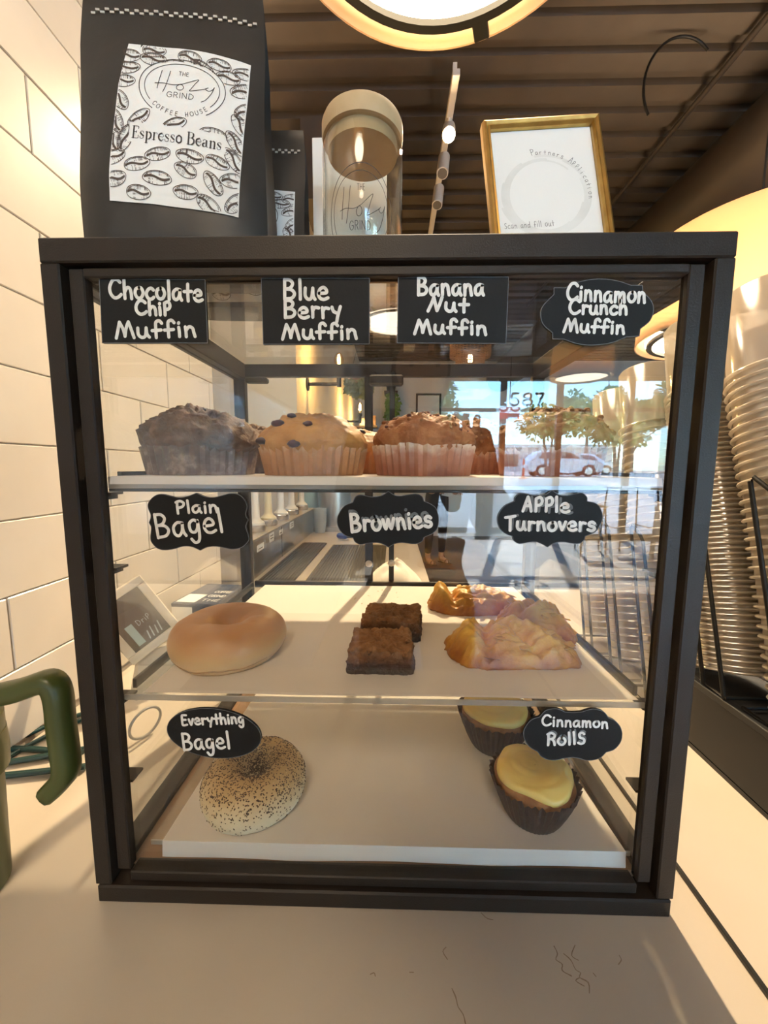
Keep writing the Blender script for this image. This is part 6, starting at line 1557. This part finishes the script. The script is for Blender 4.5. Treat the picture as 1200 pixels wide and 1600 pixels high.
def person(label, loc, rz, shirt, trousers, holding=None, phone=False):
    t = thing('person', label, 'person', loc, rz)
    # figure faces -y; feet at z = 0, 1.66 m tall
    V = [(0, 0, .93), (0, 0, 1.06), (0, .005, 1.20), (0, .005, 1.33), (0, .005, 1.42), (0, -.005, 1.49),      # pelvis to neck
         (.095, 0, .88), (.10, -.01, .50), (.105, .02, .12), (.105, .025, .055), (.11, -.07, .03), (.112, -.125, .022),
         (-.095, 0, .88), (-.10, .015, .50), (-.105, .045, .12), (-.105, .05, .055), (-.11, -.045, .03), (-.112, -.10, .022),
         (.165, .005, 1.385), (.215, .02, 1.12), (.20, -.13, .97), (.185, -.20, .985),
         (-.165, .005, 1.385), (-.215, .02, 1.12), (-.19, -.13, .99), (-.17, -.20, 1.01)]
    if phone:
        V[20], V[21], V[24], V[25] = (.15, -.27, 1.24), (.06, -.36, 1.30), (-.15, -.27, 1.24), (-.06, -.36, 1.30)
    E_ = [(0, 1), (1, 2), (2, 3), (3, 4), (4, 5), (0, 6), (6, 7), (7, 8), (8, 9), (9, 10), (10, 11), (0, 12), (12, 13), (13, 14), (14, 15), (15, 16), (16, 17), (3, 18), (18, 19), (19, 20), (20, 21), (3, 22), (22, 23), (23, 24), (24, 25)]
    R_ = [(.15, .105), (.125, .09), (.135, .10), (.13, .095), (.06, .055), (.05, .05),
          (.088, .09), (.056, .058), (.036, .038), (.038, .045), (.036, .030), (.030, .020),
          (.088, .09), (.056, .058), (.036, .038), (.038, .045), (.036, .030), (.030, .020),
          (.055, .055), (.040, .040), (.030, .030), (.024, .028), (.055, .055), (.040, .040), (.030, .030), (.024, .028)]
    b = skin_body('body', V, E_, R_, 'skin', t, 0)
    # clothes: the same limbs, a little larger
    tv = [0, 6, 7, 8, 12, 13, 14, 1]
    ix = {v: i for i, v in enumerate(tv)}
    skin_body('leggings', [V[i] for i in tv], [(ix[a], ix[c]) for a, c in E_ if a in ix and c in ix], [tuple(q + .010 for q in R_[i]) for i in tv], trousers, t, 0)
    sv = [1, 2, 3, 4, 18, 19, 22, 23, 0]
    ix = {v: i for i, v in enumerate(sv)}
    skin_body('shirt', [V[i] for i in sv], [(ix[a], ix[c]) for a, c in E_ if a in ix and c in ix], [tuple(q + .012 for q in R_[i]) if i != 4 else (.07, .062) for i in sv], shirt, t, 1)
    # head with face
    hd = MB(); vs = []; n1, n2 = 22, 28
    for i in range(n1 + 1):
        th = PI * i / n1
        for k in range(n2):
            a = 2 * PI * k / n2
            d = Vector((math.sin(th) * math.cos(a), math.sin(th) * math.sin(a), math.cos(th)))
            x, y_, z = d.x * .074, d.y * .092, d.z * .112
            if z < 0: x *= 1 - .30 * (-z / .112); y_ = y_ * (1 - .12 * (-z / .112)) - .010 * (-z / .112)
            front_ = max(0, -d.y) ** 6
            nose = math.exp(-((x / .013) ** 2 + ((z + .012) / .022) ** 2)) * front_
            eye = sum(math.exp(-(((x - s * .031) / .014) ** 2 + ((z - .006) / .011) ** 2)) for s in (-1, 1)) * front_
            mouth = math.exp(-((x / .022) ** 2 + ((z + .052) / .007) ** 2)) * front_
            y_ -= nose * .020 - eye * .007 + mouth * -.004
            vs.append((x, y_, z))
    fs = [(i * n2 + k, i * n2 + (k + 1) % n2, (i + 1) * n2 + (k + 1) % n2, (i + 1) * n2 + k) for i in range(n1) for k in range(n2)]
    h = hd.add(vs, fs).build('head', 'skin', t, True, 180); h.location = (0, -.012, 1.575)
    ey = MB()
    for s in (-1, 1): blob(ey, (s * .031, -.078, .006), .010, 0, (1, .6, .8), 6)
    ey.build('eyes', mat('eye', (.05, .03, .02), .2), h, True, 180)
    hr = MB(); vs = []
    for i in range(n1 + 1):
        th = PI * .72 * i / n1
        for k in range(n2):
            a = 2 * PI * k / n2
            d = Vector((math.sin(th) * math.cos(a), math.sin(th) * math.sin(a), math.cos(th)))
            r = 1.10 + .03 * noise.noise(d * 5)
            if d.y < -.25 and d.z < .45: r = .90
            vs.append((d.x * .074 * r, d.y * .092 * r + .004, d.z * .112 * r + .004))
    hr.add(vs, fs).build('hair', 'hair', h, True, 180)
    er = MB()
    for s in (-1, 1): blob(er, (s * .073, .004, -.005), .018, 3, (.4, .7, 1.3), 6)
    er.build('ears', 'skin', h, True, 180)
    # hands: palm and five bent fingers each
    for s, w in ((1, V[21]), (-1, V[25])):
        fw = Vector((-s * .25, -1, .05)).normalized() if not phone else Vector((-s * .3, -.25, 1)).normalized()
        sd = Vector((s, 0, 0)); sd = (sd - fw * sd.dot(fw)).normalized(); dn = fw.cross(sd) * (1 if fw.cross(sd).z < 0 else -1)
        P0 = Vector(w)
        vv = [tuple(P0 - fw * .01), tuple(P0 + fw * .055)]; ee = [(0, 1)]; rr = [(.024, .016), (.034, .013)]
        for q, (o_, l_) in enumerate(((-.026, .060), (-.009, .070), (.009, .066), (.026, .052))):
            b0 = len(vv)
            vv += [tuple(P0 + fw * .075 + sd * o_), tuple(P0 + fw * (.075 + l_ * .55) + sd * o_ * 1.1 + dn * .012), tuple(P0 + fw * (.075 + l_ * .8) + sd * o_ * 1.1 + dn * .034)]
            ee += [(1, b0), (b0, b0 + 1), (b0 + 1, b0 + 2)]; rr += [(.009, .009), (.008, .008), (.0065, .0065)]
        b0 = len(vv)
        vv += [tuple(P0 + fw * .025 - sd * s * s * .030), tuple(P0 + fw * .055 - sd * .048 + dn * .01)]
        ee += [(0, b0), (b0, b0 + 1)]; rr += [(.012, .012), (.009, .009)]
        skin_body('hand', vv, ee, rr, 'skin', t, 0, 1)
    # sandals
    for (x, y0) in ((.108, -.05), (-.108, -.025)):
        sl = MB().box(x - .044, x + .044, y0 - .115, y0 + .105, 0.0, .012, .005).build('sandal', 'darkwood', t)
        MB().tube([(x - .042, y0 - .06, .012), (x - .030, y0 - .06, .050), (x, y0 - .06, .062), (x + .030, y0 - .06, .050), (x + .042, y0 - .06, .012)], .007, 6).tube([(x - .040, y0 + .05, .012), (x - .045, y0 + .06, .08), (x, y0 + .105, .10), (x + .045, y0 + .06, .08), (x + .040, y0 + .05, .012)], .006, 6).build('strap', 'wood', sl, True, 60)
    return t
person('person in dark leggings and sandals standing far behind the case', (.615, 5.03, FLOOR), .5, 'shirt', 'legging')
pz = tag(MB().box(-.07, .07, -.001, .001, -.09, .09).build('paper_sheet', 'card', None, False, 40, (.735, 4.80, FLOOR + 1.03)), 'white paper held by the person far behind the case', 'paper')
pz.rotation_euler = (.3, .2, .4)

# the photographer, standing behind the phone; shows only as a dark shape in the front pane
person('person in dark clothes holding up a phone, mirrored in the front pane', (.085, -.80, FLOOR), PI - .05, 'shirt', 'legging', phone=True)
t = thing('phone', 'black phone held up in front of the case, mirrored in its pane', 'phone', (.012, -.3400, .335))
MB().box(-.038, .038, -.0045, .0045, 0, .158, .004).build('phone_body', 'black', t)
MB().box(-.030, .0, .0046, .0062, .105, .150, .003).build('camera_bump', 'blackmatte', t)
t.rotation_euler = (-.113, 0, .02)

# ------------------------------------------------------------------ towards the street, seen reflected in the front pane
# house number on the storefront glass, reading from the street
nm = MB()
q0 = [2.078, -6.876, 1.523]
for i, ch in enumerate('587'):
    for s in DIGIT[ch][1].split(';'):
        pp = [tuple(float(v) for v in z.split(',')) for z in s.split()]
        pp = catmull(pp, 6) if len(pp) > 2 else pp
        ribbon(nm, [(2.12 + i * .225 + a * .30, 1.520 + b * .205) for a, b in pp], .040, lambda a, b: (a, WY - .0500, b))
tag(nm.build('house_number', 'black'), 'black street number 587 on the upper storefront glass', 'number')
t = thing('exit_sign', 'red lit EXIT sign by the storefront mullion', 'sign', (2.02, -6.62, 1.24))
MB().box(-.17, .17, -.02, .02, 0, .20, .004).build('sign_box', mat('red exit box', (.5, .02, .02), .4, emit=(.9, .03, .03), es=1.2), t)
ex = MB(); write(ex, 'EXIT'.replace('E', 'E'), (.12, .05), (-.12, .05), .10, .018, lambda a, b: (a, .0205, b), {**SANS}, 0, .15)
ex.build('lettering', 'card', t)
MB().tube([(0, 0, .20), (0, 0, CEIL - 1.24)], .008, 6).build('stem', 'black', t)
t = thing('bell_pendant', 'small dark bell-shaped pendant hanging before the storefront', 'lamp', (2.82, -4.98, 1.03))
MB().lathe([(.115, 0), (.105, .05), (.06, .12), (.025, .18), (.018, .25), (.005, .27), (.004, CEIL - 1.03)], 28, cap=False).build('bell_shade', 'iron', t, True, 50)
MB().lathe([(0, .03), (.05, .03), (.05, .022), (0, .018)][::-1], 20).build('bulb', mat('lit warm bulb', (1, .9, .7), .5, emit=(1, .8, .5), es=6), t, True, 50)
# cafe tables and stools by the glass
def stool(label, loc, rz, tab=False):
    t = thing('bar_table' if tab else 'metal_stool', label, 'table' if tab else 'stool', loc, rz, None if tab else 'metal stools by the storefront')
    w, h = (.30, .98) if tab else (.17, .72)
    MB().box(-w, w, -w, w, h, h + .03, .006).build('table_top' if tab else 'seat', 'darkwood', t)
    for sx in (-1, 1):
        for sy in (-1, 1): MB().tube([(sx * w * .85, sy * w * .85, h), (sx * w * 1.05, sy * w * 1.05, 0)], .012, 8).build('leg', 'iron', t)
    for sx in (-1, 1): MB().tube([(sx * w * .98, -w * .98, h * .35), (sx * w * .98, w * .98, h * .35)], .009, 6).build('rung', 'iron', t)
    return t
stool('dark bar table standing before the storefront', (3.95, -6.2, FLOOR), 0, True)
stool('metal stool left of the bar table before the storefront', (3.15, -5.85, FLOOR), .2)
stool('metal stool right of the bar table before the storefront', (4.75, -5.85, FLOOR), -.3)
stool('metal stool on the near side of the bar table', (4.0, -5.35, FLOOR), .5)
# parked cars
M_['carwhite'] = mat('white car paint', (0.72, 0.74, 0.76), 0.25, coat=0.6)
M_['carsilver'] = mat('silver car paint', (0.42, 0.45, 0.48), 0.25, 0.5, coat=0.6)
M_['tyre'] = mat('black tyre', (0.02, 0.02, 0.02), 0.8)
M_['carglass'] = mat('dark car glass', (0.03, 0.04, 0.05), 0.08)
M_['rimm'] = mat('alloy rim', (0.5, 0.5, 0.52), 0.3, 0.9)
def car(label, loc, rz, paint):
    t = thing('car', label, 'car', loc, rz)
    side = [(-2.28, .42), (-2.30, .75), (-2.22, 1.02), (-2.05, 1.12), (-1.70, 1.50), (-1.40, 1.62), (.10, 1.64), (.55, 1.55), (1.15, 1.10), (1.95, .98), (2.25, .80), (2.32, .55), (2.25, .36)]
    low = []
    for cx in (1.42, -1.42):
        low += [(cx + .42 * math.cos(a), .36 + .42 * math.sin(a)) for a in [PI * k / 10 for k in range(11)]]
    poly = side + [(2.0, .28)] + low[:11] + [(.5, .25), (-.5, .25)] + low[11:] + [(-2.0, .28)]
    def sec(y_, k):
        return [(x, y_, z if z < 1.05 else z) for x, z in poly]
    ys = [(-.90, .0), (-.86, 0), (.86, 0), (.90, 0)]
    body = MB()
    n = len(poly)
    def inset(z): return .24 * max(0, (z - 1.02) / .6)
    vs = []
    for y_ in (-.91, .91):
        vs += [(x, y_ * (1 - inset(z)), z) for x, z in poly]
    body.add(vs, [tuple(range(n))[::-1], tuple(range(n, 2 * n))] + [(i, (i + 1) % n, n + (i + 1) % n, n + i) for i in range(n)])
    b = body.build('body', paint, t, False)
    for sy in (-1, 1):
        for quad in ([(-1.62, 1.16), (-1.36, 1.52), (-.62, 1.55), (-.62, 1.14)], [(-.54, 1.14), (-.54, 1.55), (.06, 1.55), (.42, 1.46), (.86, 1.14)]):
            f = lambda a, c, o=0: (a, sy * (.91 * (1 - inset(c)) + .004 + o), c)
            MB().prism(quad, lambda a, c: f(a, c), lambda a, c: f(a, c, .004)).build('side_window', 'carglass', b)
        for cx in (1.42, -1.42):
            wh = MB().tube([(cx, sy * .70, .35), (cx, sy * .90, .35)], .35, 24).build('wheel', 'tyre', t, True, 40)
            MB().tube([(cx, sy * .90, .35), (cx, sy * .905, .35)], .23, 20).build('rim', 'rimm', wh, True, 40)
        MB().box(2.18, 2.30, sy * .72 - .14, sy * .72 + .14, .70, .82, .02).build('headlamp', 'white', b)
    ws = [(.60, -.66, 1.52), (.60, .66, 1.52), (1.13, .80, 1.13), (1.13, -.80, 1.13)]
    MB().add([Vector(q) + Vector((.012, 0, .012)) for q in ws] + [Vector(q) + Vector((.02, 0, .02)) for q in ws], [(0, 1, 2, 3), (7, 6, 5, 4), (0, 4, 5, 1), (1, 5, 6, 2), (2, 6, 7, 3), (3, 7, 4, 0)]).build('windscreen', 'carglass', b)
    return t
GZ = lambda y_: -.15 + (.10 * (-20 - y_) / 55 if y_ < -20 else 0)
car('white sport utility car parked nearest the storefront', (10.9, -25.5, GZ(-25.5)), 0.05, 'carwhite')
car('silver car parked behind the white one', (15.2, -31.5, GZ(-31.5)), 0.05, 'carsilver')
car('white car parked to the far right across the street', (24.5, -31.5, GZ(-31.5)), -.05, 'carwhite')
t = thing('traffic_post', 'orange traffic post standing on the pavement outside', 'post', (6.65, -19.8, GZ(-20)))
MB().lathe([(0, 0), (.22, 0), (.22, .05), (.07, .08), (.055, .95), (.03, 1.0), (0, 1.0)], 20).build('post_body', mat('orange plastic', (.8, .12, .04), .5), t, True, 40)
MB().lathe([(.0640, .55), (.0632, .70)], 20).build('band', 'white', t)
# trees across the street: trunk, limbs and leaf clumps
M_['bark'] = mat('grey bark', (0.16, 0.12, 0.09), 0.9)
LEAVES = [mat('dark tree leaf', (0.12, 0.26, 0.09), 0.6, var=(0.20, 0.38, 0.14), vscale=.6), mat('yellow green leaf', (0.36, 0.40, 0.10), 0.6, var=(0.52, 0.44, 0.14), vscale=.8)]
def tree(label, loc, h, cr_, n, ls, m, seed, multi=1):
    t = thing('tree', label, 'tree', loc, group='trees across the street')
    rng = random.Random(seed); tk, lv = MB(), MB()
    for k in range(multi):
        bx_, by_ = (rng.uniform(-.25, .25), rng.uniform(-.25, .25)) if multi > 1 else (0, 0)
        tip = Vector((bx_ * 4, by_ * 4, h * .62))
        tk.tube([(bx_, by_, 0), (bx_ * 2, by_ * 2, h * .3), tuple(tip)], [h * .022, h * .017, h * .01], 8)
        for q in range(4):
            a = rng.uniform(0, 2 * PI); tk.tube([tuple(tip * .8), (tip.x + cr_ * .6 * math.cos(a), tip.y + cr_ * .6 * math.sin(a), h * .78)], [h * .009, h * .004], 6)
    cl = []
    for k in range(14):
        a, e, r = rng.uniform(0, 2 * PI), rng.uniform(-.5, 1), rng.uniform(.35, .8)
        cl.append((Vector((cr_ * r * math.cos(a), cr_ * r * math.sin(a), h * .68 + h * .26 * e * r)), cr_ * rng.uniform(.35, .55)))
    for i in range(n):
        c, r = rng.choice(cl)
        d = Vector((rng.gauss(0, 1), rng.gauss(0, 1), rng.gauss(0, 1))).normalized()
        q = c + Vector((d.x, d.y, d.z * .75)) * r * rng.uniform(.6, 1.05)
        leaf(lv, q, d + Vector((rng.uniform(-.6, .6), rng.uniform(-.6, .6), -.3)), Vector((0, 0, 1)), ls * rng.uniform(.7, 1.3), ls * rng.uniform(.6, 1))
    tk.build('trunk', 'bark', t, True, 60)
    lv.build('crown', m, t)['kind'] = 'stuff'
    return t
tree('small yellow green tree with several stems, beside the white car', (8.6, -21.5, GZ(-21.5)), 4.3, 1.9, 2600, .24, LEAVES[1], 1, 4)
tree('second small yellow green tree, right of the white car', (13.4, -23.5, GZ(-23.5)), 4.0, 1.8, 2600, .24, LEAVES[1], 2, 4)
for i, (x, y_, h, r, lb_) in enumerate(((3.0, -42, 10, 3.6, 'tall dark green tree at the left end of the row across the street'), (20.0, -41, 8.6, 3.2, 'round dark green tree behind the yellow green ones'), (29.5, -49, 9.6, 3.6, 'dark green tree right of the round one across the street'), (28.5, -39, 10.0, 3.0, 'tall loose tree behind the far right car'), (36.5, -44, 10.5, 4.0, 'rightmost dark tree across the street'), (-9.0, -44, 10.0, 4.0, 'dark tree farther left, beyond the storefront edge'))):
    tree(lb_, (x, y_, GZ(y_)), h, r, 3400, .55, LEAVES[0], 10 + i)
# pale low building across the street
t = thing('shop_building', 'pale low shop building across the street behind the cars', 'building', (8, -61, -.1))
MB().box(-9, 24, -3, 3, 0, 3.4).build('wall', mat('pale stucco', (.62, .60, .56), .9), t)
MB().box(-9.2, 24.2, -3.2, 3.3, 3.402, 3.9, .05).build('fascia', 'white', t)
for k in range(8): MB().box(-8 + k * 4, -5.6 + k * 4, 3.001, 3.05, .7, 2.5).build('window', 'carglass', t)
